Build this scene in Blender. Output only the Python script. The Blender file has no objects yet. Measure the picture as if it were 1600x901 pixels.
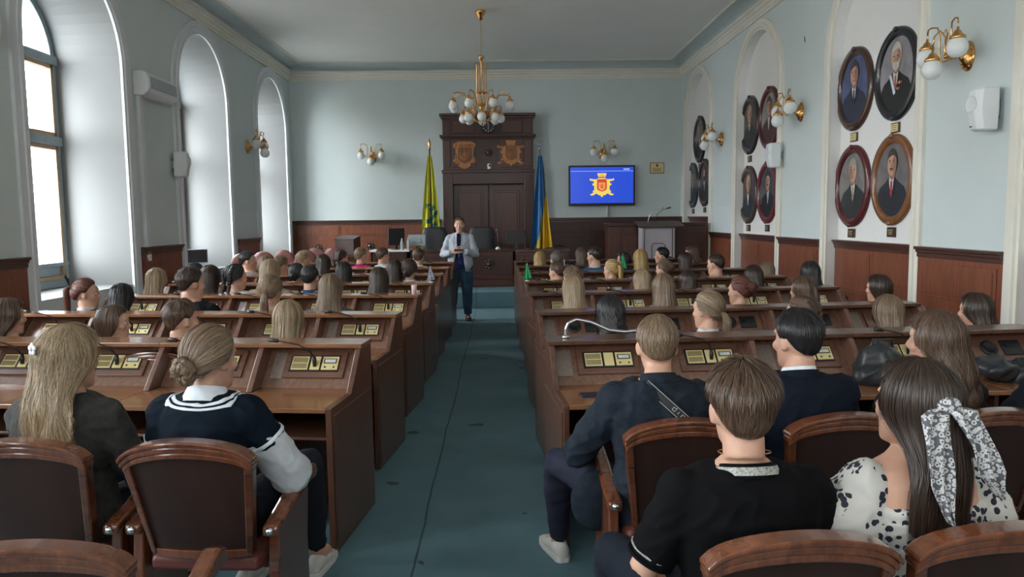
import bpy, math, random
import numpy as np
from mathutils import Vector, Matrix
R = math.radians
PI = math.pi
random.seed(7)
SC = bpy.context.scene
C = SC.collection

# ------------------------------------------------------------------ camera
cd = bpy.data.cameras.new('camera')
cam = bpy.data.objects.new('camera', cd)
C.objects.link(cam)
cd.sensor_width = 36.0
cd.lens = 36.0 * 1180.0 / 1600.0
cd.clip_start = 0.05
cd.clip_end = 300
cam.matrix_world = Matrix(((0.99977239, 0.01349693, -0.01652293, 0.0),
                           (-0.01771561, 0.09363965, -0.99544853, 0.0),
                           (-0.01188829, 0.99551466, 0.09385744, 1.66),
                           (0, 0, 0, 1)))
SC.camera = cam

# ------------------------------------------------------------------ sky, daylight, exposure
SC.view_settings.view_transform = 'Standard'
SC.view_settings.look = 'None'
SC.view_settings.gamma = 1.0
SC.view_settings.use_curve_mapping = False
SC.view_settings.exposure = 2.55
wd = bpy.data.worlds.new('overcast_sky')
SC.world = wd
wd.use_nodes = True
wn = wd.node_tree.nodes
wl = wd.node_tree.links
wn.clear()
wo = wn.new('ShaderNodeOutputWorld')
wb = wn.new('ShaderNodeBackground')
wb.inputs['Color'].default_value = (0.93, 0.97, 1.0, 1)
wb.inputs['Strength'].default_value = 5.5
wl.new(wb.outputs[0], wo.inputs['Surface'])

XL, XR, YB, YN = -4.72, 4.24, 17.6, -4.6       # room faces
ZC = 5.15
WIN = [-2.27, 1.41, 5.09, 8.77, 12.45, 16.1]    # centres of the tall windows (left)
WINR = [-2.30, 1.35, 5.05, 8.68, 12.46, 16.14]   # centres of the blind arches (right)


def area(name, loc, rot, sx, sy, power, col=(1, 1, 1), portal=False):
    ld = bpy.data.lights.new(name, 'AREA')
    ld.shape = 'RECTANGLE'
    ld.size = sx
    ld.size_y = sy
    ld.energy = power
    ld.color = col
    if portal:
        ld.cycles.is_portal = True
    lo = bpy.data.objects.new(name, ld)
    lo.location = loc
    lo.rotation_euler = rot
    C.objects.link(lo)
    return lo


for y in WIN:      # daylight through each tall window: light portal just outside the glass
    area('daylight', (-5.75, y, 2.75), (0, R(-90), 0), 3.8, 2.0, 1.0, portal=True)


# added fill lights behind the viewer for bounce, at made-up rear windows
for x in (-3.0, -.3, 2.4):
    area('rear_fill', (x, YN + .30, 3.35), (R(122), 0, 0), 1.9, 2.3, 19.0, (1.0, 0.98, 0.95))


# ------------------------------------------------------------------ materials
def mat(name, col, rough=0.5, metal=0.0, **kw):
    m = bpy.data.materials.new(name)
    m.use_nodes = True
    b = m.node_tree.nodes['Principled BSDF']
    b.inputs['Base Color'].default_value = (*col, 1)
    b.inputs['Roughness'].default_value = rough
    b.inputs['Metallic'].default_value = metal
    for k, v in kw.items():
        b.inputs[k.replace('_', ' ')].default_value = v
    return m


def nodes(m):
    return m.node_tree.nodes, m.node_tree.links, m.node_tree.nodes['Principled BSDF']


def ramp(n, l, fac, stops):
    r = n.new('ShaderNodeValToRGB')
    e = r.color_ramp.elements
    while len(e) < len(stops):
        e.new(0.5)
    for k, (p, c) in enumerate(stops):
        e[k].position = p
        e[k].color = (*c, 1)
    l.new(fac, r.inputs['Fac'])
    return r.outputs['Color']


def noise_tex(n, l, scale, sc3=(1, 1, 1), detail=4, rough=0.6, coord='Object', dist=0.0):
    tc = n.new('ShaderNodeTexCoord')
    mp = n.new('ShaderNodeMapping')
    mp.inputs['Scale'].default_value = sc3
    l.new(tc.outputs[coord], mp.inputs['Vector'])
    t = n.new('ShaderNodeTexNoise')
    t.inputs['Scale'].default_value = scale
    t.inputs['Detail'].default_value = detail
    t.inputs['Roughness'].default_value = rough
    t.inputs['Distortion'].default_value = dist
    l.new(mp.outputs[0], t.inputs['Vector'])
    return t.outputs['Fac']


def bump(n, l, b, h, strength=0.2, dist=0.01):
    bp = n.new('ShaderNodeBump')
    bp.inputs['Strength'].default_value = strength
    bp.inputs['Distance'].default_value = dist
    l.new(h, bp.inputs['Height'])
    l.new(bp.outputs[0], b.inputs['Normal'])


def noisy(name, c1, c2, scale=8, rough=0.6, sc3=(1, 1, 1), bmp=0.0, bscale=60, bdist=0.003, detail=4, dist=0.0, metal=0.0, **kw):
    m = mat(name, c1, rough, metal, **kw)
    n, l, b = nodes(m)
    f = noise_tex(n, l, scale, sc3, detail, dist=dist)
    l.new(ramp(n, l, f, [(0.3, c1), (0.7, c2)]), b.inputs['Base Color'])
    if bmp:
        bump(n, l, b, noise_tex(n, l, bscale, sc3, 3), bmp, bdist)
    return m


def wood(name, dark, light, axis='z', scale=7, rough=0.32, coat=0.25, stretch=0.09):
    sc3 = {'x': (stretch, 1, 1), 'y': (1, stretch, 1), 'z': (1, 1, stretch)}[axis]
    m = mat(name, dark, rough, Coat_Weight=coat, Coat_Roughness=0.18)
    n, l, b = nodes(m)
    f1 = noise_tex(n, l, scale * 5, sc3, 6, 0.65, dist=0.6)
    mid = tuple((a + c) / 2 for a, c in zip(dark, light))
    l.new(ramp(n, l, f1, [(0.28, dark), (0.5, mid), (0.74, light)]), b.inputs['Base Color'])
    bump(n, l, b, f1, 0.08, 0.004)
    return m


M = {}
M['wall'] = noisy('wall_paint', (0.55, 0.62, 0.615), (0.585, 0.65, 0.645), 1.5, 0.75, bmp=0.06, bscale=40)
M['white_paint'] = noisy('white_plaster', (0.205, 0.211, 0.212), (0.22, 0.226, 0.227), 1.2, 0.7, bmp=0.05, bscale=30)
M['niche_paint'] = noisy('niche_plaster', (0.72, 0.72, 0.70), (0.76, 0.76, 0.74), 1.2, 0.7, bmp=0.05, bscale=30)
M['cream'] = noisy('cream_moulding', (0.68, 0.66, 0.58), (0.74, 0.72, 0.64), 3, 0.6)
M['ceiling'] = noisy('ceiling_paint', (0.80, 0.80, 0.76), (0.84, 0.84, 0.80), 0.8, 0.8)
M['cove'] = noisy('cove_paint', (0.52, 0.59, 0.59), (0.56, 0.63, 0.63), 1.2, 0.75)
M['patch'] = mat('fresh_paint', (0.60, 0.66, 0.67), 0.6)
M['wains'] = wood('wainscot_wood', (0.115, 0.032, 0.015), (0.25, 0.078, 0.036), 'z', 5, 0.4, 0.1)
M['wains_dark'] = wood('wainscot_cap_wood', (0.040, 0.013, 0.009), (0.085, 0.030, 0.018), 'y', 5, 0.35)
M['portal'] = wood('dark_mahogany', (0.030, 0.009, 0.007), (0.062, 0.020, 0.014), 'z', 5, 0.4, 0.1)
M['portal2'] = wood('door_mahogany', (0.045, 0.013, 0.008), (0.095, 0.030, 0.018), 'z', 5, 0.4, 0.1)
M['desk'] = wood('desk_wood', (0.115, 0.056, 0.036), (0.245, 0.132, 0.088), 'z', 8, 0.30, 0.35)
M['desk_top'] = wood('desk_top_wood', (0.16, 0.066, 0.030), (0.30, 0.135, 0.062), 'x', 8, 0.22, 0.6)
M['desk_dark'] = wood('desk_side_wood', (0.055, 0.023, 0.014), (0.13, 0.058, 0.034), 'z', 7, 0.32, 0.35)
M['desk_frame'] = wood('desk_frame_wood', (0.095, 0.042, 0.028), (0.18, 0.088, 0.060), 'x', 8, 0.36)
M['chair_wood'] = wood('chair_wood', (0.040, 0.012, 0.007), (0.12, 0.038, 0.016), 'x', 6, 0.2, 0.8)
M['chair_side'] = wood('chair_arm_wood', (0.075, 0.020, 0.009), (0.19, 0.060, 0.022), 'z', 6, 0.2, 0.8)
M['chair_back'] = noisy('chair_back_veneer', (0.014, 0.007, 0.006), (0.032, 0.015, 0.011), 4, 0.5, (1, 1, 0.15), Specular_IOR_Level=0.25)
M['red_leather'] = noisy('red_brown_leather', (0.09, 0.022, 0.018), (0.13, 0.035, 0.027), 6, 0.45, bmp=0.1)
M['black'] = mat('black_plastic', (0.012, 0.012, 0.014), 0.4)
M['black_leather'] = noisy('black_leather', (0.012, 0.014, 0.017), (0.022, 0.025, 0.03), 5, 0.4, bmp=0.1)
M['brass'] = noisy('polished_brass', (0.62, 0.32, 0.10), (0.78, 0.45, 0.18), 12, 0.25, metal=1.0)
M['gold_plate'] = noisy('gold_anodised_plate', (0.66, 0.54, 0.25), (0.74, 0.62, 0.31), 10, 0.42, metal=0.1)
M['bronze'] = mat('dark_bronze', (0.09, 0.07, 0.05), 0.4, 0.8)
M['globe'] = mat('opal_glass', (0.74, 0.77, 0.76), 0.22, Transmission_Weight=0.0, Subsurface_Weight=0.0)
M['white_plastic'] = mat('white_plastic', (0.70, 0.73, 0.74), 0.4)
M['grey_plastic'] = mat('grey_plastic', (0.33, 0.38, 0.40), 0.4)
M['chrome'] = mat('chrome', (0.75, 0.76, 0.78), 0.18, 1.0)
M['paper'] = mat('paper', (0.80, 0.82, 0.82), 0.7)
M['steel'] = mat('brushed_steel', (0.45, 0.46, 0.48), 0.3, 1.0)


# ------------------------------------------------------------------ mesh helpers
class MB:
    def __init__(s):
        s.v = []
        s.f = []

    def add(s, vs, fs):
        o = len(s.v)
        s.v.extend([tuple(map(float, p)) for p in vs])
        s.f.extend([tuple(i + o for i in f) for f in fs])
        return s

    def box(s, x0, x1, y0, y1, z0, z1, m=None):
        if x0 > x1: x0, x1 = x1, x0
        if y0 > y1: y0, y1 = y1, y0
        if z0 > z1: z0, z1 = z1, z0
        vs = [(x, y, z) for x in (x0, x1) for y in (y0, y1) for z in (z0, z1)]
        if m is not None:
            vs = [m @ Vector(p) for p in vs]
        return s.add(vs, [(0, 1, 3, 2), (4, 6, 7, 5), (0, 4, 5, 1), (2, 3, 7, 6), (0, 2, 6, 4), (1, 5, 7, 3)])

    def prism(s, poly, ax, a, b, m=None):
        def P(u, v, w):
            return {'x': (w, u, v), 'y': (u, w, v), 'z': (u, v, w)}[ax]
        n = len(poly)
        vs = [P(u, v, a) for u, v in poly] + [P(u, v, b) for u, v in poly]
        if m is not None:
            vs = [m @ Vector(p) for p in vs]
        fs = [tuple(range(n)), tuple(range(2 * n - 1, n - 1, -1))]
        fs += [(i, i + n, (i + 1) % n + n, (i + 1) % n) for i in range(n)]
        return s.add(vs, fs)

    def tube(s, pts, r, n=8, cap=True, flat=1.0):
        pts = [Vector(p) for p in pts]
        k = len(pts)
        rs = [r] * k if isinstance(r, (int, float)) else list(r)
        up = None
        vs = []
        for i, p in enumerate(pts):
            t = (pts[min(i + 1, k - 1)] - pts[max(i - 1, 0)])
            if t.length < 1e-9: t = Vector((0, 0, 1))
            t.normalize()
            if up is None:
                a = Vector((0, 0, 1)) if abs(t.z) < 0.9 else Vector((1, 0, 0))
                up = (a - t * a.dot(t)).normalized()
            else:
                up = (up - t * up.dot(t))
                up = up.normalized() if up.length > 1e-6 else t.orthogonal().normalized()
            sd = t.cross(up)
            for j in range(n):
                a = 2 * PI * j / n
                vs.append(p + (up * math.cos(a) * flat + sd * math.sin(a)) * rs[i])
        fs = []
        for i in range(k - 1):
            for j in range(n):
                a, b = i * n + j, i * n + (j + 1) % n
                fs.append((a, b, b + n, a + n))
        if cap:
            fs.append(tuple(range(n - 1, -1, -1)))
            fs.append(tuple(range((k - 1) * n, k * n)))
        return s.add(vs, fs)

    def lathe(s, prof, c=(0, 0, 0), n=24, m=None):
        vs = []
        for r, z in prof:
            for j in range(n):
                a = 2 * PI * j / n
                vs.append(Vector((r * math.cos(a), r * math.sin(a), z)))
        if m is not None: vs = [m @ p for p in vs]
        c = Vector(c)
        vs = [p + c for p in vs]
        k = len(prof)
        fs = [(i * n + j, i * n + (j + 1) % n, (i + 1) * n + (j + 1) % n, (i + 1) * n + j) for i in range(k - 1) for j in range(n)]
        fs.append(tuple(range(n - 1, -1, -1)))
        fs.append(tuple(range((k - 1) * n, k * n)))
        return s.add(vs, fs)

    def ell(s, c, r, seg=16, rings=10, m=None):
        if isinstance(r, (int, float)): r = (r, r, r)
        vs = []
        for i in range(1, rings):
            th = PI * i / rings
            for j in range(seg):
                a = 2 * PI * j / seg
                vs.append(Vector((r[0] * math.sin(th) * math.cos(a), r[1] * math.sin(th) * math.sin(a), r[2] * math.cos(th))))
        vs += [Vector((0, 0, r[2])), Vector((0, 0, -r[2]))]
        if m is not None: vs = [m @ p for p in vs]
        vs = [p + Vector(c) for p in vs]
        T = len(vs) - 2
        fs = [(i * seg + j, (i + 1) * seg + j, (i + 1) * seg + (j + 1) % seg, i * seg + (j + 1) % seg) for i in range(rings - 2) for j in range(seg)]
        fs += [(T, j, (j + 1) % seg) for j in range(seg)]
        b = (rings - 2) * seg
        fs += [(T + 1, b + (j + 1) % seg, b + j) for j in range(seg)]
        return s.add(vs, fs)

    def loft(s, rings, cap=True):
        n = len(rings[0])
        vs = [p for r_ in rings for p in r_]
        fs = [(i * n + j, i * n + (j + 1) % n, (i + 1) * n + (j + 1) % n, (i + 1) * n + j) for i in range(len(rings) - 1) for j in range(n)]
        if cap:
            fs.append(tuple(range(n - 1, -1, -1)))
            fs.append(tuple(range((len(rings) - 1) * n, len(rings) * n)))
        return s.add(vs, fs)

    def grid(s, P):
        h, w = len(P), len(P[0])
        return s.add([p for r_ in P for p in r_], [(i * w + j, i * w + j + 1, (i + 1) * w + j + 1, (i + 1) * w + j) for i in range(h - 1) for j in range(w - 1)])

    def mesh(s, name, smooth=False):
        me = bpy.data.meshes.new(name)
        me.from_pydata(s.v, [], s.f)
        me.validate()
        if smooth: me.shade_smooth()
        return me

    def build(s, name, m, parent=None, smooth=False, bevel=0, loc=None, rz=0, fix=True):
        me = s.mesh(name, smooth)
        if fix:
            import bmesh
            bm = bmesh.new()
            bm.from_mesh(me)
            bmesh.ops.recalc_face_normals(bm, faces=bm.faces)
            bm.to_mesh(me)
            bm.free()
            if smooth: me.shade_smooth()
        me.materials.append(m)
        o = bpy.data.objects.new(name, me)
        C.objects.link(o)
        if parent is not None: o.parent = parent
        if loc: o.location = loc
        o.rotation_euler.z = rz
        if bevel:
            b = o.modifiers.new('bevel', 'BEVEL')
            b.width = bevel
            b.segments = 2
            b.limit_method = 'ANGLE'
            b.angle_limit = R(40)
        return o


def tag(o, label=None, cat=None, group=None, kind=None):
    if label: o['label'] = label
    if cat: o['category'] = cat
    if group: o['group'] = group
    if kind: o['kind'] = kind
    return o


def empty(name, loc=(0, 0, 0), rz=0, label=None, cat=None, group=None):
    o = bpy.data.objects.new(name, None)
    o.empty_display_size = 0.1
    o.location = loc
    o.rotation_euler = (0, 0, rz)
    C.objects.link(o)
    return tag(o, label, cat, group)


KIDS = {}


def kids(o):
    return [c for c in C.objects if c.parent == o]


def copy_tree(o, loc=None, rz=None, label=None, group=None):
    def rec(a, par):
        c = a.copy()
        C.objects.link(c)
        c.parent = par
        for ch in KIDS.setdefault(a.name, kids(a)):
            rec(ch, c)
        return c
    c = rec(o, None)
    if loc is not None: c.location = loc
    if rz is not None: c.rotation_euler.z = rz
    if label: c['label'] = label
    if group: c['group'] = group
    return c


def S(o):
    return tag(o, kind='structure')


# ------------------------------------------------------------------ room shell
def arch(yc, hw, zs, z0, n=24):
    """outline of an arched opening, from bottom near corner over the arch to bottom far corner (y, z)"""
    p = [(yc - hw, z0)]
    for i in range(n + 1):
        a = PI - PI * i / n
        p.append((yc + hw * math.cos(a), zs + hw * math.sin(a)))
    p.append((yc + hw, z0))
    return p


HW, ZS = 1.0, 3.60
SILL = 0.86


def arched_wall(name, X, z0_open, m, WIN=WIN):
    w = MB()
    ys = [YN] + [v for y in WIN for v in (y - HW, y + HW)] + [YB]
    for i in range(0, len(ys), 2):
        w.add([(X, ys[i], 0), (X, ys[i + 1], 0), (X, ys[i + 1], ZC), (X, ys[i], ZC)], [(0, 1, 2, 3)])
    for y in WIN:
        a = arch(y, HW, ZS, z0_open)
        top = a[1:-1]
        w.add([(X, p[0], p[1]) for p in top] + [(X, p[0], ZC) for p in top],
              [(i, i + 1, i + 1 + len(top), i + len(top)) for i in range(len(top) - 1)])
        if z0_open > 0.01:
            w.add([(X, y - HW, 0), (X, y + HW, 0), (X, y + HW, z0_open), (X, y - HW, z0_open)], [(0, 1, 2, 3)])
    return S(w.build(name, m))


def ribbon(a, b, Xa, Xb):
    n = len(a)
    return [(Xa, p[0], p[1]) for p in a] + [(Xb, p[0], p[1]) for p in b], [(i, i + 1, i + 1 + n, i + n) for i in range(n - 1)]


arched_wall('wall_left', XL, SILL, M['wall'])
XW = XL - 0.80            # plane of the window frames
HWO = 0.86
o = MB()                    # outer masonry skin around the windows
ys = [YN - 1] + [v for y in WIN for v in (y - HWO, y + HWO)] + [YB + 1]
for i in range(0, len(ys), 2):
    o.box(XW - 0.25, XW, ys[i], ys[i + 1], 0, ZC + 0.5)
for y in WIN:
    a = arch(y, HWO, ZS, SILL)[1:-1]
    for i in range(len(a) - 1):
        o.add([(XW - .25, a[i][0], a[i][1]), (XW - .25, a[i + 1][0], a[i + 1][1]), (XW - .25, a[i + 1][0], ZC + .5), (XW - .25, a[i][0], ZC + .5),
               (XW, a[i][0], a[i][1]), (XW, a[i + 1][0], a[i + 1][1]), (XW, a[i + 1][0], ZC + .5), (XW, a[i][0], ZC + .5)],
              [(0, 1, 2, 3), (4, 5, 6, 7), (0, 4, 5, 1)])
    o.box(XW - .25, XW, y - HWO, y + HWO, 0, SILL)
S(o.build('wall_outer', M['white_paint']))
for k, y in enumerate(WIN):
    r = MB()
    a, b = arch(y, HW, ZS, SILL), arch(y, HWO, ZS, SILL)
    r.add(*ribbon(a, b, XL, XW))
    r.add([(XL, y - HW, SILL), (XL, y + HW, SILL), (XW, y + HWO, SILL), (XW, y - HWO, SILL)], [(0, 1, 2, 3)])
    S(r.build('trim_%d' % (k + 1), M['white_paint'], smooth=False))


def arch_trim(name, X, sgn, y, z0, w, m, steps=((0.0, .030), (.035, .030), (.04, .052), (.10, .052), (.105, .036), (1, .036))):
    """moulded architrave band around an arched opening; profile = (distance from the opening, projection)"""
    prof = [(min(d, w), h) for d, h in steps]
    prof = [(0, 0)] + prof + [(w, 0)]
    rings = []
    for d, h in prof:
        a = arch(y, HW + d, ZS, z0)
        rings.append([(X + sgn * h, p[0], p[1]) for p in a])
    t = MB()
    t.grid(rings)
    return S(t.build(name, m))


M['trim_left'] = noisy('white_trim_paint', (0.60, 0.64, 0.66), (0.66, 0.69, 0.71), 3, 0.6)
for k, y in enumerate(WIN):
    arch_trim('trim_%d' % (k + 11), XL, 1, y, 0.0, 0.20, M['trim_left'])

# windows: timber frame, transoms, mullion, glazing
M['win_frame'] = noisy('painted_window_timber', (0.24, 0.31, 0.34), (0.30, 0.38, 0.41), 5, 0.5)
M['win_edge'] = mat('varnished_pine', (0.36, 0.24, 0.13), 0.45)
gl = bpy.data.materials.new('window_glass')
gl.use_nodes = True
gn, gk = gl.node_tree.nodes, gl.node_tree.links
gn.clear()
go = gn.new('ShaderNodeOutputMaterial')
gm = gn.new('ShaderNodeMixShader')
gt = gn.new('ShaderNodeBsdfTransparent')
gg = gn.new('ShaderNodeBsdfGlossy')
gg.inputs['Roughness'].default_value = 0.02
gt.inputs['Color'].default_value = (0.95, 0.97, 0.97, 1)
gm.inputs[0].default_value = 0.05
gk.new(gt.outputs[0], gm.inputs[1])
gk.new(gg.outputs[0], gm.inputs[2])
gk.new(gm.outputs[0], go.inputs['Surface'])
M['glass'] = gl
for k, y in enumerate(WIN):
    f = MB()
    a, b = arch(y, HWO, ZS, SILL), arch(y, HWO - .075, ZS, SILL + .075)
    x0, x1 = XW + .0, XW + .075
    n = len(a)
    f.add([(x0, *p) for p in a] + [(x0, *p) for p in b] + [(x1, *p) for p in a] + [(x1, *p) for p in b],
          [(i, i + 1, i + 1 + n, i + n) for i in range(n - 1)] + [(i + 2 * n, i + 1 + 2 * n, i + 1 + 3 * n, i + 3 * n) for i in range(n - 1)]
          + [(i + n, i + 1 + n, i + 1 + 3 * n, i + 3 * n) for i in range(n - 1)])
    f.box(x0, x1, y - HWO, y + HWO, SILL, SILL + .10)
    for z in (2.60, 3.58):
        f.box(x0 - .01, x1 + .03, y - HWO, y + HWO, z, z + .11)
    f.box(x0, x1, y - .05, y + .05, SILL, ZS)
    w = S(f.build('window_%d' % (k + 1), M['win_frame'], bevel=.006))
    e = MB()
    for (z0, z1) in ((SILL + .10, 2.60), (2.71, 3.58)):
        for (ya, yb) in ((y - HWO + .075, y - .05), (y + .05, y + HWO - .075)):
            for q in ((ya, ya + .05), (yb - .05, yb)):
                e.box(x0 + .015, x1 + .012, q[0], q[1], z0, z1)
            e.box(x0 + .015, x1 + .012, ya, yb, z0, z0 + .05)
            e.box(x0 + .015, x1 + .012, ya, yb, z1 - .05, z1)
    S(e.build('window_sash', M['win_edge'] if k > 2 else M['win_frame'], w, bevel=.004))
    g = MB()
    a = arch(y, HWO - .07, ZS, SILL + .07)
    g.add([(XW + .03, *p) for p in a], [tuple(range(len(a)))])
    S(g.build('window_pane', M['glass'], w))
    # green painted board under the window and inner sill
    g = MB()
    g.box(XW, XW + .05, y - HWO - .02, y + HWO + .02, SILL - .02, SILL + .30)
    g.box(XW + .05, XW + .09, y - HWO, y + HWO, SILL + .27, SILL + .31)
    S(g.build('trim_%d' % (k + 31), M['win_frame'], bevel=.004))

# right wall with shallow blind arches
arched_wall('wall_right', XR, 0.0, M['wall'], WINR)
XN = XR + .13
w = MB()
for y in WINR:
    a = arch(y, HW, ZS, 0)
    w.add([(XN, p[0], p[1]) for p in a], [tuple(range(len(a)))])
    w.add(*ribbon(a, a, XR, XN))
S(w.build('wall_niches', M['niche_paint']))
for k, y in enumerate(WINR):
    arch_trim('trim_%d' % (k + 51), XR, -1, y, 0.0, 0.17, M['cream'])
w = MB()
w.box(XR + .135, XR + .4, YN, YB, 0, ZC)
S(w.build('wall_right_masonry', M['white_paint']))

w = MB()
w.box(XL - 1.1, XR + .4, YB, YB + .3, 0, ZC + .5)
S(w.build('wall_back', M['wall']))
w = MB()
w.box(XL - 1.1, XR + .4, YN - .3, YN, 0, ZC + .5)
S(w.build('wall_rear', M['wall']))
for i, x in enumerate((-3.0, -.3, 2.4)):      # made-up window frames around the added fill lights, out of view
    w = MB()
    for a_ in (-1.05, -.03, .97): w.box(x + a_, x + a_ + .08, YN, YN + .06, 2.0, 4.7)
    for z_ in (2.0, 3.3, 4.62): w.box(x - 1.05, x + 1.05, YN, YN + .06, z_, z_ + .08)
    S(w.build('window_%d' % (i + 11), M['trim_left'] if 'trim_left' in M else M['cream'], bevel=.004))
w = MB()
w.box(XL, XR, YN, YB, ZC, ZC + .3)
S(w.build('ceiling', M['ceiling']))


def room_sweep(name, prof, m):
    rings = []
    for d, z in prof:
        rings.append([(XL + d, YN, z), (XL + d, YB - d, z), (XR - d, YB - d, z), (XR - d, YN, z)])
    t = MB()
    t.grid(rings)
    return S(t.build(name, m))


room_sweep('trim_101', [(0, 4.79), (.03, 4.79), (.03, 4.83), (.05, 4.84), (.05, 4.88), (.085, 4.90), (.085, 4.935), (.12, 4.95), (.12, 4.985), (0, 4.985)], M['cream'])
room_sweep('trim_102', [(0.0, 4.985)] + [(.30 - .30 * math.cos(a), 4.985 + .145 * math.sin(a)) for a in [PI / 2 * i / 8 for i in range(9)]] + [(.30, 5.15)], M['cove'])
room_sweep('trim_103', [(.30, 5.15), (.30, 5.132), (.325, 5.128), (.35, 5.135), (.35, 5.15)], M['cream'])

# floor: teal carpet with seams; raised dais
m = mat('teal_carpet', (0.03, 0.10, 0.11), 0.95)
n, l, b = nodes(m)
f1 = noise_tex(n, l, 2.2, (1, 1, 1), 5, 0.6)
c1 = ramp(n, l, f1, [(0.3, (0.075, 0.150, 0.180)), (0.7, (0.100, 0.190, 0.225))])
tc = n.new('ShaderNodeTexCoord')
sp = n.new('ShaderNodeSeparateXYZ')
l.new(tc.outputs['Object'], sp.inputs[0])
wob = n.new('ShaderNodeMath'); wob.operation = 'MULTIPLY_ADD'
l.new(noise_tex(n, l, 0.8), wob.inputs[0]); wob.inputs[1].default_value = .06
l.new(sp.outputs['X'], wob.inputs[2])
ad = n.new('ShaderNodeMath'); ad.operation = 'ADD'; ad.inputs[1].default_value = .40
l.new(wob.outputs[0], ad.inputs[0])
ab = n.new('ShaderNodeMath'); ab.operation = 'ABSOLUTE'; l.new(ad.outputs[0], ab.inputs[0])
lt = n.new('ShaderNodeMath'); lt.operation = 'LESS_THAN'; lt.inputs[1].default_value = .006
l.new(ab.outputs[0], lt.inputs[0])
st = n.new('ShaderNodeMath'); st.operation = 'GREATER_THAN'; st.inputs[1].default_value = .725
l.new(noise_tex(n, l, 3.3, (1, 1.6, 1), 2, 0.4), st.inputs[0])
mx = n.new('ShaderNodeMath'); mx.operation = 'MAXIMUM'
l.new(lt.outputs[0], mx.inputs[0]); l.new(st.outputs[0], mx.inputs[1])
mc = n.new('ShaderNodeMix'); mc.data_type = 'RGBA'
ml = n.new('ShaderNodeMath'); ml.operation = 'MULTIPLY'; ml.inputs[1].default_value = .7
l.new(mx.outputs[0], ml.inputs[0])
l.new(ml.outputs[0], mc.inputs['Factor'])
l.new(c1, mc.inputs['A'])
mc.inputs['B'].default_value = (0.006, 0.02, 0.022, 1)
l.new(mc.outputs['Result'], b.inputs['Base Color'])
bump(n, l, b, noise_tex(n, l, 400, (1, 1, 1), 2), 0.5, 0.003)
M['carpet'] = m
w = MB()
w.box(XL - 1, XR + .4, YN - .2, YB + .2, -.2, 0)
S(w.build('floor', M['carpet']))
w = MB()
w.box(XL, XR, 13.84, YB, 0, .296)
S(w.build('floor_dais', M['carpet'], bevel=.012))


# wainscot: panelled boards with a cap
def wainscot(name, p0, p1, nrm, h, z0=0.0, panels=2, rows=((.12, .58), (.66, .92)), m=None, ends=True):
    """panelling from p0 to p1 on a wall whose inward normal is nrm"""
    m = m or M['wains']
    p0, p1, nv = Vector((*p0, 0)), Vector((*p1, 0)), Vector((*nrm, 0))
    u = (p1 - p0)
    L = u.length
    u.normalize()
    T = Matrix(((u.x, nv.x, 0, p0.x), (u.y, nv.y, 0, p0.y), (0, 0, 1, 0), (0, 0, 0, 1)))
    w = MB()
    w.box(0, L, 0, .035, z0, h - .05, T)
    hh = h - .05 - z0
    for i in range(panels):
        a, b = L * i / panels + .07, L * (i + 1) / panels - .07
        for (r0, r1) in rows:
            za, zb = z0 + hh * r0, z0 + hh * r1
            w.box(a, b, .035, .047, za, zb, T)
            w.box(a + .035, b - .035, .047, .055, za + .035, zb - .035, T)
    o = S(w.build(name, m, bevel=.006))
    c = MB()
    c.box(0, L, 0, .05, h - .105, h - .06, T)
    c.box(-.0, L, 0, .065, h - .06, h - .03, T)
    c.box(-.0, L, 0, .085, h - .03, h, T)
    c.box(0, L, .035, .05, z0, z0 + .10, T)
    S(c.build(name.replace('trim', 'trim') + '_cap', M['wains_dark'], o, bevel=.005))
    return o


k = 201
TW = .20
for X, nx in ((XL, 1), (XR, -1)):
    tw = .20 if nx == 1 else .17
    ys = [YN] + [v for y in (WIN if nx == 1 else WINR) for v in (y - HW - tw, y + HW + tw)] + [YB]
    for i in range(0, len(ys), 2):
        if ys[i + 1] - ys[i] < .2 : continue
        hi = ys[i] > 16
        wainscot('trim_%d' % k, (X, ys[i]), (X, ys[i + 1]), (nx, 0), 1.63 if hi else 1.325, 0, 1 if ys[i + 1] - ys[i] < 1.6 else 2)
        k += 1
for y in WINR:      # inside the blind arches
    hi = y > 16
    wainscot('trim_%d' % k, (XN, y - HW), (XN, y + HW), (-1, 0), 1.63 if hi else 1.325, 0, 2)
    k += 1
wainscot('trim_%d' % k, (XL, YB), (-1.33, YB), (0, -1), 1.635, .296, 3, ((.08, .70), (.76, .95)))
wainscot('trim_%d' % (k + 1), (.90, YB), (XR, YB), (0, -1), 1.635, .296, 3, ((.08, .70), (.76, .95)), m=M['portal'])
for X, nx, y0, y1 in ((XL, 1, 13.75, 14.85), (XR, -1, 13.68, 14.88)):      # lighter repainted patches on the piers
    w = MB()
    w.box(X, X + nx * .004, y0, y1, 1.33, 1.82)
    S(w.build('trim_%d' % (k + 5 + nx), M['patch']))

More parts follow.
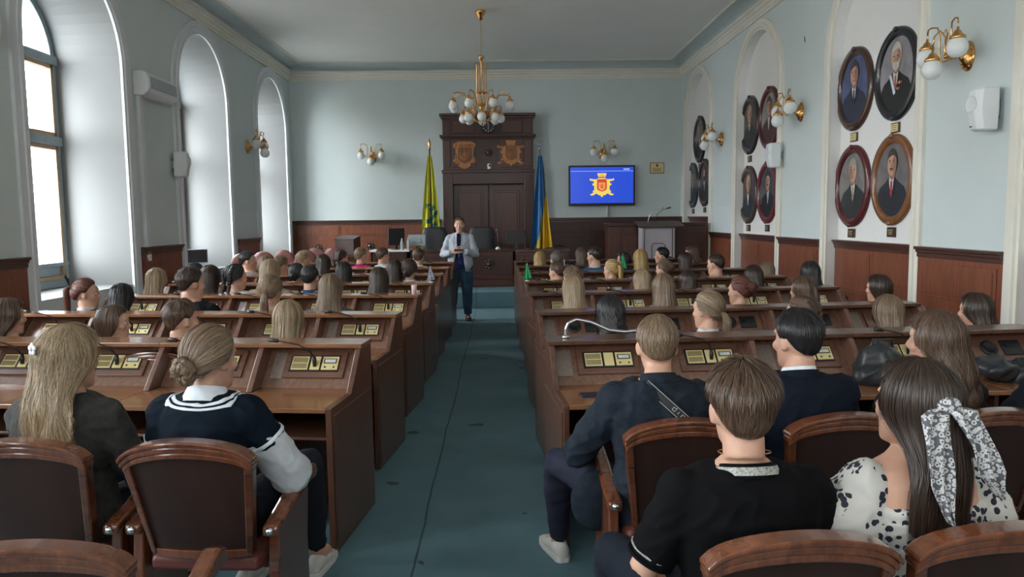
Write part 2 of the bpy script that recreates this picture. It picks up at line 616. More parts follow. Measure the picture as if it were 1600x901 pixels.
# building across the street
bl = empty('building', (-24, 34, -9), 0, 'pale facade with tiled roof seen through the tall window', 'building')
M['facade'] = noisy('facade_render', (0.22, 0.195, 0.16), (0.25, 0.22, 0.18), 0.5, 0.8)
M['roof'] = noisy('roof_tiles', (0.13, 0.06, 0.045), (0.17, 0.085, 0.06), 2, 0.8)
M['far_window'] = mat('far_window_glass', (0.12, 0.15, 0.17), 0.15)
w = MB(); w.box(-8, 0, -34, 34, 0, 12.6); w.box(0, .5, -34, 34, 12.2, 12.6); w.box(0, .2, -34, 34, 8.2, 8.5)
w.build('wall', M['facade'], bl)
w = MB(); w.prism([(-8.4, 12.6), (.8, 12.6), (-4, 15.2)], 'y', -34, 34)
w.build('roof', M['roof'], bl)
for i in range(16):
    for j in range(3):
        w = MB()
        y0 = -32 + i * 4.1
        w.box(0, .06, y0, y0 + 1.5, 1.5 + j * 3.9, 3.9 + j * 3.9)
        w.box(0, .18, y0 - .2, y0 + 1.7, 1.3 + j * 3.9, 1.5 + j * 3.9)
        f = w.build('window_frame', M['facade'], bl)
        g = MB(); g.box(.06, .08, y0 + .1, y0 + .7, 1.6 + j * 3.9, 3.8 + j * 3.9); g.box(.06, .08, y0 + .8, y0 + 1.4, 1.6 + j * 3.9, 3.8 + j * 3.9)
        g.build('pane', M['far_window'], f)
w = MB(); w.box(-60, -6, -30, 90, -9.4, -9)
S(w.build('ground_street', mat('asphalt', (0.16, 0.16, 0.16), 0.9)))


def build_multi(name, parts, parent=None, smooth=False, loc=None, rz=0, bevel=0):
    """one mesh object whose faces carry several materials: parts = [(MB, material), ...]"""
    V, Fc, mi, ms = [], [], [], []
    for mb, m in parts:
        o = len(V)
        V += mb.v
        Fc += [tuple(i + o for i in f) for f in mb.f]
        if m not in ms: ms.append(m)
        mi += [ms.index(m)] * len(mb.f)
    me = bpy.data.meshes.new(name)
    me.from_pydata(V, [], Fc)
    for m in ms: me.materials.append(m)
    me.polygons.foreach_set('material_index', mi)
    if smooth: me.shade_smooth()
    ob = bpy.data.objects.new(name, me)
    C.objects.link(ob)
    if parent is not None: ob.parent = parent
    if loc: ob.location = loc
    ob.rotation_euler.z = rz
    return ob


# ------------------------------------------------------------------ portal with doors at the far wall
PD = YB
pt = empty('door_portal', (-.22, PD - .03, .296), 0, 'tall dark mahogany door portal with cornices and carved crests on the far wall', 'portal')
w = MB()
w.box(-1.03, -.80, -.34, 0, 0, 2.42); w.box(.80, 1.03, -.34, 0, 0, 2.42); w.box(-.80, .80, -.34, 0, 2.12, 2.42)
w.box(-1.02, 1.02, -.28, 0, 2.42, 3.64)
w.box(-1.05, 1.05, -.37, 0, 2.37, 2.44)
w.build('casing', M['portal'], pt, bevel=.01)
for (x0, x1, z0, z1) in ((-.99, -.85, 2.52, 3.10), (.85, .99, 2.52, 3.10), (-.80, -.28, 2.50, 3.12), (.28, .80, 2.50, 3.12), (-1.0, -.84, 3.26, 3.54), (.84, 1.0, 3.26, 3.54), (-.78, -.30, 3.26, 3.54), (.30, .78, 3.26, 3.54)):
    w = MB(); w.box(x0, x1, -.30, -.27, z0, z1)
    w.build('raised_panel', M['portal2'], pt, bevel=.008)
w = MB()
w.box(-1.06, 1.06, -.36, 0, 3.14, 3.17); w.box(-1.08, 1.08, -.40, 0, 3.17, 3.22)
w.build('cornice', M['portal'], pt, bevel=.008)
w = MB()
w.box(-1.05, 1.05, -.34, 0, 3.58, 3.63); w.box(-1.08, 1.08, -.38, 0, 3.63, 3.69); w.prism([(-.16, 3.69), (.16, 3.69), (.10, 3.74), (-.10, 3.74)], 'y', -.36, -.02)
w.build('cornice', M['portal'], pt, bevel=.008)
for sx in (-1, 1):
    w = MB()
    xa, xb = (0.012 * sx, .80 * sx)
    w.box(xa, xb, -.16, -.12, 0, 2.10)
    d = w.build('door_leaf', M['portal2'], pt, bevel=.004)
    w = MB()
    for z0, z1 in ((.12, .62), (.72, 1.98)):
        w.box(xa + sx * .12, xb - sx * .10, -.185, -.16, z0, z1)
        w.box(xa + sx * .17, xb - sx * .15, -.195, -.185, z0 + .05, z1 - .05)
    w.build('door_panel', M['portal2'], d, bevel=.006)
    w = MB(); w.tube([(sx * .06, -.16, 1.0), (sx * .06, -.21, 1.0), (sx * .15, -.21, 1.0)], .011)
    w.build('door_handle', M['brass'], d, smooth=True)

M['carved'] = noisy('carved_light_oak', (0.36, 0.13, 0.035), (0.50, 0.20, 0.06), 14, 0.4, bmp=0.15)


M['carved_shade'] = noisy('carved_shaded_oak', (0.14, 0.045, 0.014), (0.22, 0.08, 0.026), 14, 0.4)  # recess shade put into the colour of the crest shields


def mirror(p):
    return p + [(-x, z) for x, z in reversed(p)]


def trident(w, s, zc, y0, y1, r=.012):
    for sx in (-1, 1):
        w.tube([(sx * .30 * s, y0, zc + .42 * s), (sx * .30 * s, y0, zc - .15 * s), (sx * .20 * s, y0, zc - .28 * s), (sx * .02 * s, y0, zc - .30 * s)], r, 6)
        w.tube([(sx * .02 * s, y0, zc + .36 * s), (sx * .05 * s, y0, zc + .02 * s), (sx * .16 * s, y0, zc - .14 * s), (sx * .14 * s, y0, zc - .32 * s), (0, y0, zc - .44 * s)], r, 6)
    w.tube([(0, y0, zc + .45 * s), (0, y0, zc - .42 * s)], r, 6)


def crest_a(m_plate, parent_loc):
    e = empty('carved_crest', parent_loc, 0, 'carved oak crest with a trident shield, left of the two above the doors', 'crest')
    w = MB()
    w.prism(mirror([(0, .30), (.09, .29), (.11, .31), (.20, .27), (.26, .24), (.25, .17), (.21, .12), (.20, .02), (.22, -.07), (.26, -.13), (.22, -.19), (.15, -.21), (.13, -.26), (.06, -.30), (0, -.31)]), 'y', -.03, 0)
    w.build('cartouche', m_plate, e, bevel=.008)
    w = MB()
    w.prism(mirror([(0, .16), (.15, .16), (.155, -.08), (.10, -.15), (0, -.20)]), 'y', -.05, -.03)
    w.build('shield', M['carved_shade'], e, bevel=.005)
    w = MB()
    trident(w, .30, 0, -.055, 0)
    for x in (-.12, -.06, 0, .06, .12):
        w.ell((x, -.04, .21), (.022, .02, .028), 8, 6)
    for sx in (-1, 1):
        w.tube([(sx * .16, -.035, .22), (sx * .225, -.035, .20), (sx * .22, -.035, .14), (sx * .18, -.035, .16)], .012, 6)
        w.tube([(sx * .19, -.035, .03), (sx * .19, -.035, -.06), (sx * .23, -.035, -.13), (sx * .19, -.035, -.17), (sx * .12, -.035, -.20)], .012, 6)
    w.build('relief', m_plate, e, smooth=True)
    return e


def city_arms():
    """outlines of the city arms: mantling, crown, shield"""
    mant = mirror([(0, .155), (.07, .155), (.10, .13), (.20, .135), (.235, .15), (.24, .11), (.20, .10), (.155, .09), (.165, .04), (.19, .055), (.185, .02), (.15, .0), (.15, -.08), (.185, -.095), (.165, -.12), (.20, -.15), (.235, -.155), (.21, -.185), (.155, -.175), (.12, -.145), (.09, -.155), (.06, -.18), (.03, -.175), (.015, -.21), (0, -.215)])
    crown = mirror([(0, .225), (.022, .235), (.03, .225), (.055, .235), (.062, .225), (.088, .235), (.085, .20), (.075, .175), (.07, .155), (0, .155)])
    shield = mirror([(0, .135), (.095, .135), (.10, -.05), (.075, -.085), (.03, -.10), (0, -.115)])
    return mant, crown, shield


crest_a(M['carved'], (-.745, PD - .327, 3.075))
e = empty('carved_crest', (.30, PD - .327, 3.09), 0, 'carved oak crest with a crown and curling mantling, right of the two above the doors', 'crest')
mant, crown, shield = city_arms()
sc = lambda p, s: [(x * s, z * s) for x, z in p]
w = MB(); w.prism(sc(mant, 1.30), 'y', -.03, 0); w.build('mantling', M['carved'], e, bevel=.006)
w = MB(); w.prism(sc(crown, 1.30), 'y', -.045, 0); w.build('crown', M['carved'], e, bevel=.004)
w = MB(); w.prism(sc(shield, 1.30), 'y', -.05, -.03); w.build('shield', M['carved_shade'], e, bevel=.004)
w = MB(); trident(w, .20, 0.0, -.055, 0, .008)
for sx in (-1, 1):
    w.tube([(sx * .10, -.05, .13), (sx * .11, -.05, -.06), (sx * .05, -.05, -.13)], .008, 6)
    w.tube([(sx * .17, -.035, .15), (sx * .28, -.035, .16), (sx * .29, -.035, .20)], .014, 6)
    w.tube([(sx * .17, -.035, -.15), (sx * .25, -.035, -.21), (sx * .29, -.035, -.19)], .014, 6)
w.build('relief', M['carved'], e, smooth=True)


def clock():
    c = empty('wall_clock', (-.20, PD - .43, 3.70), 0, 'round dark wall clock with pale hands on the door portal', 'clock')
    T = Matrix.Rotation(R(90), 4, 'X')
    w = MB(); w.lathe([(.165, 0), (.17, .03), (.16, .05), (.145, .05), (.143, .035), (0.001, .035)], n=32, m=T)
    w.build('case', M['black'], c, smooth=False)
    w = MB()
    for k in range(12):
        a = R(30 * k)
        r_ = Matrix.Translation((0, -.038, 0)) @ Matrix.Rotation(a, 4, 'Y')
        w.box(-.008, .008, -.002, .002, .105, .132, r_)
    w.build('hour_marks', M['paper'], c)
    w = MB()
    for a, L in ((-10, .115), (185, .085)):
        r_ = Matrix.Translation((0, -.043, 0)) @ Matrix.Rotation(R(a), 4, 'Y')
        w.box(-.005, .005, -.002, .002, -.02, L, r_)
    w.build('hands', M['paper'], c)


clock()
w = MB(); pass
e = empty('dome_camera', (-.19, PD - .345, 2.755), 0, 'small white dome camera on the ledge between the two carved crests', 'camera')
w = MB(); w.lathe([(.05, 0), (.05, .015), (.03, .03), (.02, .035)], n=20); w.build('base', M['white_plastic'], e, smooth=True)
w = MB(); w.ell((0, 0, .07), .055, 20, 14); w.build('dome', M['white_plastic'], e, smooth=True)
w = MB(); w.ell((0.005, -.035, .07), (.028, .028, .028), 14, 10); w.build('lens', M['black'], e, smooth=True)


def rosette(loc, label):
    w = MB()
    T = Matrix.Rotation(R(90), 4, 'X')
    w.lathe([(.05, 0), (.055, .012), (.04, .02), (.03, .02), (.025, .035), (.001, .04)], n=16, m=T)
    for k in range(8):
        a = R(45 * k)
        w.ell((.072 * math.cos(a), -.012, .072 * math.sin(a)), (.026, .012, .026), 8, 6)
    o = w.build('bronze_rosette', M['bronze'], None, smooth=True, loc=loc)
    tag(o, label, 'rosette', 'bronze rosettes')


rosette((-4.16, PD - .058, 1.01), 'bronze flower rosette on the wainscot nearest the corner with the windows')
rosette((-2.98, PD - .058, 1.03), 'bronze flower rosette on the wainscot behind the leaning lectern box')
rosette((-.20, PD - .312, 3.12), 'small dark rosette between the two carved crests above the doors')

# ------------------------------------------------------------------ flags
def flag(name, x, y, z0, ztop, half_w, split, finial, label, colors, lean=0.0, zbot=1.0, emblem=False):
    e = empty(name, (x, y, .296), 0, label, 'flag', 'flags beside the door portal')
    w = MB()
    w.tube([(0, 0, .05), (lean, 0, ztop - .296)], .014, 10)
    w.build('pole', M['wains_dark'] if emblem else M['steel'], e, smooth=True)
    w = MB(); w.lathe([(.17, 0), (.17, .02), (.06, .05), (.02, .10), (.016, .2)], n=24)
    w.build('base', M['wains_dark'], e, smooth=True)
    w = MB()
    zt = ztop - .296
    if finial == 'spear':
        w.lathe([(.018, 0), (.03, .03), (.015, .05), (.035, .12), (.02, .18), (.001, .26)], (lean, 0, zt), 12)
    else:
        w.lathe([(.018, 0), (.035, .03), (.02, .06)], (lean, 0, zt), 12)
        for sx in (-1, 0, 1):
            w.tube([(lean, 0, zt + .05), (lean + sx * .06, 0, zt + .10), (lean + sx * .05, 0, zt + .19)], .009, 6)
    w.build('finial', M['brass'] if finial == 'spear' else M['steel'], e, smooth=True)
    # hanging cloth: narrow at the top, widening downward in vertical folds
    nz, nx = 44, 42
    P = []
    zb = zbot - .296
    zc = zt - .12
    for i in range(nz + 1):
        t = i / nz
        z = zc + (zb - zc) * t
        hw = .035 + (half_w - .035) * t ** .75
        row = []
        for j in range(nx + 1):
            s = -1 + 2 * j / nx
            xx = lean * (1 - t) + hw * s + .02 * math.sin(3 * t + s * 4) * t
            fold = (.02 + .05 * t) * math.sin(s * 9 + 2.1 * t + (1.2 if emblem else 0)) + .012 * math.sin(s * 23 + 5 * t)
            row.append((xx, -.03 + fold, z + .05 * t * s * s * (1 if j % 2 else .9) * (-1 if emblem else 1) * .5))
        P.append(row)
    base, over = MB(), MB()
    fb, fo = [], []
    w = MB(); w.grid(P)
    k = 0
    A, B_ = [], []
    for i in range(nz):
        for j in range(nx):
            t, s = (i + .5) / nz, -1 + 2 * (j + .5) / nx
            (B_ if split(t, s) else A).append(w.f[k])
            k += 1
    a = MB(); a.v = w.v; a.f = A
    b = MB(); b.v = w.v; b.f = B_
    c = build_multi('cloth', [(a, colors[0]), (b, colors[1])], e, smooth=True)
    return e, P, c


M['blue_cloth'] = noisy('blue_silk', (0.02, 0.16, 0.42), (0.03, 0.20, 0.50), 5, 0.45)
M['yellow_cloth'] = noisy('yellow_silk', (0.75, 0.48, 0.02), (0.85, 0.56, 0.03), 5, 0.45)
M['lime_cloth'] = noisy('yellow_green_silk', (0.55, 0.55, 0.03), (0.65, 0.62, 0.05), 4, 0.45)
M['teal_cloth'] = noisy('teal_emblem_cloth', (0.01, 0.10, 0.16), (0.03, 0.20, 0.26), 12, 0.45)
flag('national_flag', .88, 15.55, 0, 3.02, .20, lambda t, s: s + 2.6 * (t - .62) > .28 if t > .38 else s > 1.2 - t, 'trident',
     'tall blue and yellow flag hanging in folds on the right of the door portal', (M['blue_cloth'], M['yellow_cloth']), -.02, 1.02)
flag('city_flag', -1.42, 16.2, 0, 3.10, .24, lambda t, s: .50 < t < .80 and abs(s - .1 + .25 * math.sin(t * 40)) < .55 and math.sin(t * 70 + s * 6) > -.35, 'spear',
     'yellow green flag with blue emblem hanging on the left of the door portal', (M['lime_cloth'], M['teal_cloth']), -.02, .95, True)

# ------------------------------------------------------------------ television, plaque
M['screen'] = mat('blue_screen', (0.0, 0.0, 0.0), 0.25, Emission_Color=(0.010, 0.045, 0.40, 1), Emission_Strength=.28)
M['scr_y'] = mat('screen_yellow', (0, 0, 0), 0.3, Emission_Color=(0.55, 0.40, 0.07, 1), Emission_Strength=.28)
M['scr_r'] = mat('screen_red', (0, 0, 0), 0.3, Emission_Color=(0.40, 0.03, 0.02, 1), Emission_Strength=.28)
M['scr_o'] = mat('screen_orange', (0, 0, 0), 0.3, Emission_Color=(0.50, 0.22, 0.05, 1), Emission_Strength=.28)
M['scr_w'] = mat('screen_white', (0, 0, 0), 0.3, Emission_Color=(0.35, 0.45, 0.75, 1), Emission_Strength=.28)
tv = empty('television', (2.385, PD - .03, 1.90), 0, 'flat television with a blue screen and city arms, on the far wall', 'television')
w = MB(); w.box(-.765, .765, -.10, -.04, 0, .92); w.box(-.3, .3, -.04, 0, .25, .65)
w.build('housing', M['black'], tv, bevel=.008)
W, Hh = .725, .43
zc = .47
w0 = MB(); w0.box(-W, W, -.103, -.10, zc - Hh + .02, zc + Hh - .02)
ln = MB(); ln.box(-W, W, -.1045, -.103, zc + .315, zc + .322)
tx = MB()
for i in range(7): tx.box(.50 + i * .02, .514 + i * .02, -.1045, -.103, zc + .345, zc + .375 - (.006 if i % 2 else 0))
mant, crown, shield = city_arms()
up = lambda p, s, dz=0: [(x * s, z * s + zc + dz) for x, z in p]
ma = MB(); ma.prism(up(mant, 1.18, -.02), 'y', -.1045, -.103); ma.prism(up(crown, 1.18, .0), 'y', -.1055, -.103)
s1 = MB(); s1.prism(up(shield, 1.15, -.02), 'y', -.107, -.1045)
s2 = MB(); s2.prism([(-.075, .47 + .06), (.075, .47 + .06), (.078, .47 - .08), (0, .47 - .13), (-.078, .47 - .08)], 'y', -.108, -.107)
s3 = MB(); trident(s3, .12, .45, -.109, 0, .006)
s3.box(-.07, .07, -.107, -.1055, .655, .665); s3.box(-.06, .06, -.107, -.1055, .69, .70)
build_multi('screen', [(w0, M['screen']), (ln, M['scr_w']), (tx, M['scr_w']), (ma, M['scr_y']), (s1, M['scr_r']), (s2, M['scr_o']), (s3, M['scr_r'])], tv)
w = MB(); w.box(.10, .145, -.03, 0, -.27, .02); w.build('cable_duct', M['white_plastic'], tv)
w = MB(); w.box(.147, .155, -.02, 0, -.27, .02); w.build('cable', M['black'], tv)
pl = empty('brass_plaque', (3.68, PD, 2.76), 0, 'small engraved brass plaque on the far wall right of the television', 'plaque')
w = MB(); w.box(-.165, .165, -.02, 0, -.13, .12); w.build('board', M['wains'], pl, bevel=.004)
w = MB(); w.box(-.15, .15, -.025, -.02, -.115, .105); w.build('plate', M['gold_plate'], pl)
w = MB(); w.ell((0, -.026, .05), (.025, .004, .035), 10, 8)
for i in range(4): w.box(-.11 + .01 * (i % 2), .11 - .015 * (i % 3), -.0275, -.025, -.02 - i * .022, -.012 - i * .022)
w.build('engraving', M['bronze'], pl)

# ------------------------------------------------------------------ lamps
GP = [(.001, -.068), (.030, -.062), (.052, -.045), (.064, -.02), (.066, .0), (.062, .022), (.050, .045), (.035, .058), (.030, .064)]


def lamp_head(parent, p, k=1.0):
    """brass gallery with an opal globe hanging from it; p = centre of the globe"""
    w = MB()
    w.lathe([(.010, .130 * k), (.012, .118 * k), (.012, .112 * k), (.022 * k, .10 * k), (.028 * k, .085 * k), (.046 * k, .072 * k), (.050 * k, .058 * k), (.044 * k, .050 * k), (.03 * k, .05 * k)], p, 14)
    g = w.build('lamp_holder', M['brass'], parent, smooth=True)
    w = MB()
    prof = [(r * k * (1 + .0 * i), z * k) for i, (r, z) in enumerate(GP)]
    w.lathe(prof, p, 20)
    w.build('globe', M['globe'], g, smooth=True)


def sconce(label):
    e = empty('wall_sconce', (0, 0, 0), 0, label, 'wall lamp', 'three-globe brass wall sconces')
    T = Matrix.Rotation(R(90), 4, 'X')
    w = MB()
    sc_ = Matrix.Diagonal((.85, 1, 1.25, 1)) @ T
    w.lathe([(.105, 0), (.108, .010), (.092, .018), (.088, .030), (.070, .034), (.062, .048), (.045, .050), (.036, .07), (.02, .085), (.001, .09)], n=24, m=sc_)
    for k in range(12):
        a = R(30 * k)
        w.ell((.085 * math.cos(a), -.022, .108 * math.sin(a)), .014, 8, 6)
    w.build('back_plate', M['brass'], e, smooth=True)
    w = MB()
    w.tube([(0, -.08, 0), (0, -.16, -.02), (0, -.21, .0), (0, -.22, .06), (0, -.20, .20), (0, -.215, .235), (0, -.24, .20)], [.012, .012, .011, .010, .008, .007, .006], 8)
    for sx in (-1, 1):
        w.tube([(0, -.16, -.02), (sx * .07, -.20, -.04), (sx * .10, -.21, .04), (sx * .085, -.22, .20), (sx * .11, -.23, .275), (sx * .18, -.245, .29), (sx * .225, -.25, .28), (sx * .235, -.25, .235)], .0075, 8)
        w.tube([(sx * .10, -.21, .02), (sx * .13, -.21, -.02), (sx * .16, -.21, .01), (sx * .14, -.21, .04)], .006, 6)
    w.tube([(0, -.21, .0), (0, -.22, .17), (0, -.27, .225), (0, -.32, .17), (0, -.33, .08)], .0075, 8)
    w.ell((0, -.205, .0), .024, 12, 8)
    w.build('arms', M['brass'], e, smooth=True)
    lamp_head(e, (-.235, -.25, .03), 1.33)
    lamp_head(e, (.235, -.25, .03), 1.33)
    lamp_head(e, (0, -.33, -.115), 1.33)
    return e


s0 = sconce('brass three-globe sconce on the far wall left of the door portal')
s0.location = (-2.86, PD, 3.06)
for loc, rz, lb in (((2.42, PD, 3.08), 0, 'brass three-globe sconce on the far wall above the television'),
                    ((XL, 14.5, 3.04), R(90), 'brass three-globe sconce on the window wall near the far corner'),
                    ((XR, 6.87, 3.05), R(-90), 'largest brass three-globe sconce, right of the nearest group of portraits'),
                    ((XR, 10.64, 3.07), R(-90), 'brass three-globe sconce between the two groups of four portraits'),
                    ((XR, 14.4, 3.08), R(-90), 'brass three-globe sconce beside the farthest group of three portraits')):
    copy_tree(s0, loc, rz, lb)

ch = empty('chandelier', (-.26, 13.2, 3.30), 0, 'brass chandelier with many opal globes hanging from the ceiling', 'chandelier')
w = MB(); w.lathe([(.085, 1.85), (.09, 1.83), (.075, 1.80), (.045, 1.76), (.03, 1.70), (.001, 1.69)], n=24); w.build('ceiling_rose', M['brass'], ch, smooth=True)
w = MB()
for i in range(28):
    z = 1.70 - i * .021
    a = 0 if i % 2 else PI / 2
    pts = [(.008 * math.cos(t) * math.cos(a), .008 * math.cos(t) * math.sin(a), z + .015 * math.sin(t)) for t in [2 * PI * q / 8 for q in range(9)]]
    w.tube(pts, .0025, 5, False)
w.build('chain', M['brass'], ch, smooth=True)
w = MB()
w.lathe([(.01, 1.12), (.05, 1.10), (.055, 1.08), (.03, 1.04), (.012, 1.0), (.010, .35), (.035, .30), (.05, .24), (.03, .18), (.045, .10), (.03, .04), (.012, .0), (.018, -.04), (.001, -.06)], n=16)
for k in range(8):
    a = R(45 * k + 10)
    r_ = .085
    c_, s_ = math.cos(a), math.sin(a)
    w.tube([(r_ * c_ * .5, r_ * s_ * .5, .25), (r_ * c_, r_ * s_, .35), (r_ * c_, r_ * s_, .95), (r_ * c_ * 1.35, r_ * s_ * 1.35, .985), (r_ * c_ * 1.2, r_ * s_ * 1.2, .94)], .0055, 6)
w.lathe([(.10, .50), (.105, .49), (.10, .48)], n=20)
w.build('stem', M['brass'], ch, smooth=True)
for k in range(8):
    a = R(45 * k + 22)
    c_, s_ = math.cos(a), math.sin(a)
    w = MB()
    P = lambda r_, z: (r_ * c_, r_ * s_, z)
    w.tube([P(.04, .14), P(.16, .10), P(.26, .20), P(.26, .36), P(.32, .46), P(.42, .475), P(.50, .46), P(.52, .42)], .009, 8)
    w.tube([P(.26, .22), P(.33, .16), P(.37, .22), P(.33, .26)], .006, 6)
    ar = w.build('arm', M['brass'], ch, smooth=True)
    lamp_head(ar, P(.52, .25), 1.15)
    a = R(45 * k)
    c_, s_ = math.cos(a), math.sin(a)
    if k % 4 != 3 or True:
        w = MB()
        w.tube([P(.03, .06), P(.12, .0), P(.20, .06), P(.20, .18), P(.24, .26), P(.30, .26), P(.32, .22)], .008, 8)
        ar = w.build('arm', M['brass'], ch, smooth=True)
        lamp_head(ar, P(.32, .05), 1.15)
for o in kids(ch):
    if o.name.startswith('arm'):
        for q in kids(o):
            if q.name.startswith('lamp_holder'):      # keep three levels only: the holder and globe are sub-parts of the arm
                for g_ in kids(q): g_.parent = o

# ------------------------------------------------------------------ wall speakers, air conditioners
def speaker(loc, rz, label):
    e = empty('wall_speaker', loc, rz, label, 'speaker', 'white wall speakers')
    w = MB()
    sec = []
    for z, hw, d in ((-.18, .075, .12), (-.17, .09, .15), (0, .10, .19), (.16, .095, .17), (.18, .08, .14)):
        sec.append([(x * hw, -.06 - y * d, z) for x, y in ((-1, 0), (-.9, .75), (-.5, 1), (.5, 1), (.9, .75), (1, 0))])
    w.loft(sec)
    w.build('cabinet', M['white_plastic'], e, bevel=.01)
    w = MB(); w.box(-.03, .03, -.07, 0, -.05, .05); w.box(-.04, .04, -.012, 0, -.08, .08); w.build('bracket', M['grey_plastic'], e)
    T = Matrix.Rotation(R(90), 4, 'X')
    w = MB(); w.lathe([(.07, 0), (.072, .006), (.062, .008), (.05, .002), (.001, .003)], (0, -.243, .04), 20, T); w.build('cone_cover', M['white_plastic'], e, smooth=True)
    w = MB(); w.box(-.012, .012, -.24, -.235, -.15, -.14); w.build('badge', M['black'], e)


speaker((XR, 6.42, 2.52), R(-90), 'white wall speaker at the right edge beside the nearest pilaster')
speaker((XR, 11.31, 2.53), R(-90), 'white wall speaker below the sconce beside the middle portraits')
speaker((XL, 11.15, 2.48), R(90), 'white wall speaker on the window wall under the air conditioner')


def aircon(y0, y1, label):
    e = empty('air_conditioner', (XL, (y0 + y1) / 2, 3.30), 0, label, 'air conditioner', 'wall air conditioners')
    L = (y1 - y0) / 2
    w = MB()
    pr = [(0, 0.0), (.0, .31), (.10, .32), (.16, .30), (.20, .24), (.21, .10), (.19, .05), (.12, .0)]
    w.prism(pr, 'y', -L, L)
    w.build('casing', M['white_plastic'], e, bevel=.012)
    w = MB(); w.prism([(.135, .30), (.165, .29), (.204, .235), (.214, .105), (.205, .09)], 'y', -L + .06, L - .06); w.build('front_panel', M['grey_plastic'], e, bevel=.004)
    w = MB(); w.prism([(.10, -.008), (.19, .035), (.196, .045), (.10, .0)], 'y', -L + .05, L - .05); w.build('air_flap', M['white_plastic'], e)


aircon(10.08, 11.0, 'white wall air conditioner between the first and second tall windows')
aircon(6.2, 7.18, 'white wall air conditioner at the upper left edge of the picture')
w = MB(); w.box(XL, XL + .05, 10.14, 10.24, .0, 3.30)
tag(w.build('cable_trunking', M['trim_left'], bevel=.004), 'white vertical trunking below the air conditioner beside the nearest window', 'trunking')
w = MB(); w.prism([(9.995 + .57, 4.06), (10.60, 4.10), (10.585, 4.02), (10.55, 3.99)], 'x', XR - .003, XR)
tag(w.build('wall_chip', M['black']), 'small dark chip in the blue plaster between the right-hand arches', 'wall damage')

# ------------------------------------------------------------------ oval portraits
SK = mat('painted_skin', (0.50, 0.30, 0.21), 0.55)
SKS = mat('painted_skin_shade', (0.30, 0.155, 0.105), 0.55)
PW = mat('painted_white', (0.62, 0.62, 0.58), 0.55)
PB = {}


def pcol(c):
    if c not in PB:
        PB[c] = noisy('painted_cloth_%d' % len(PB), c, tuple(v * 1.5 + .004 for v in c), 8, 0.5)
    return PB[c]


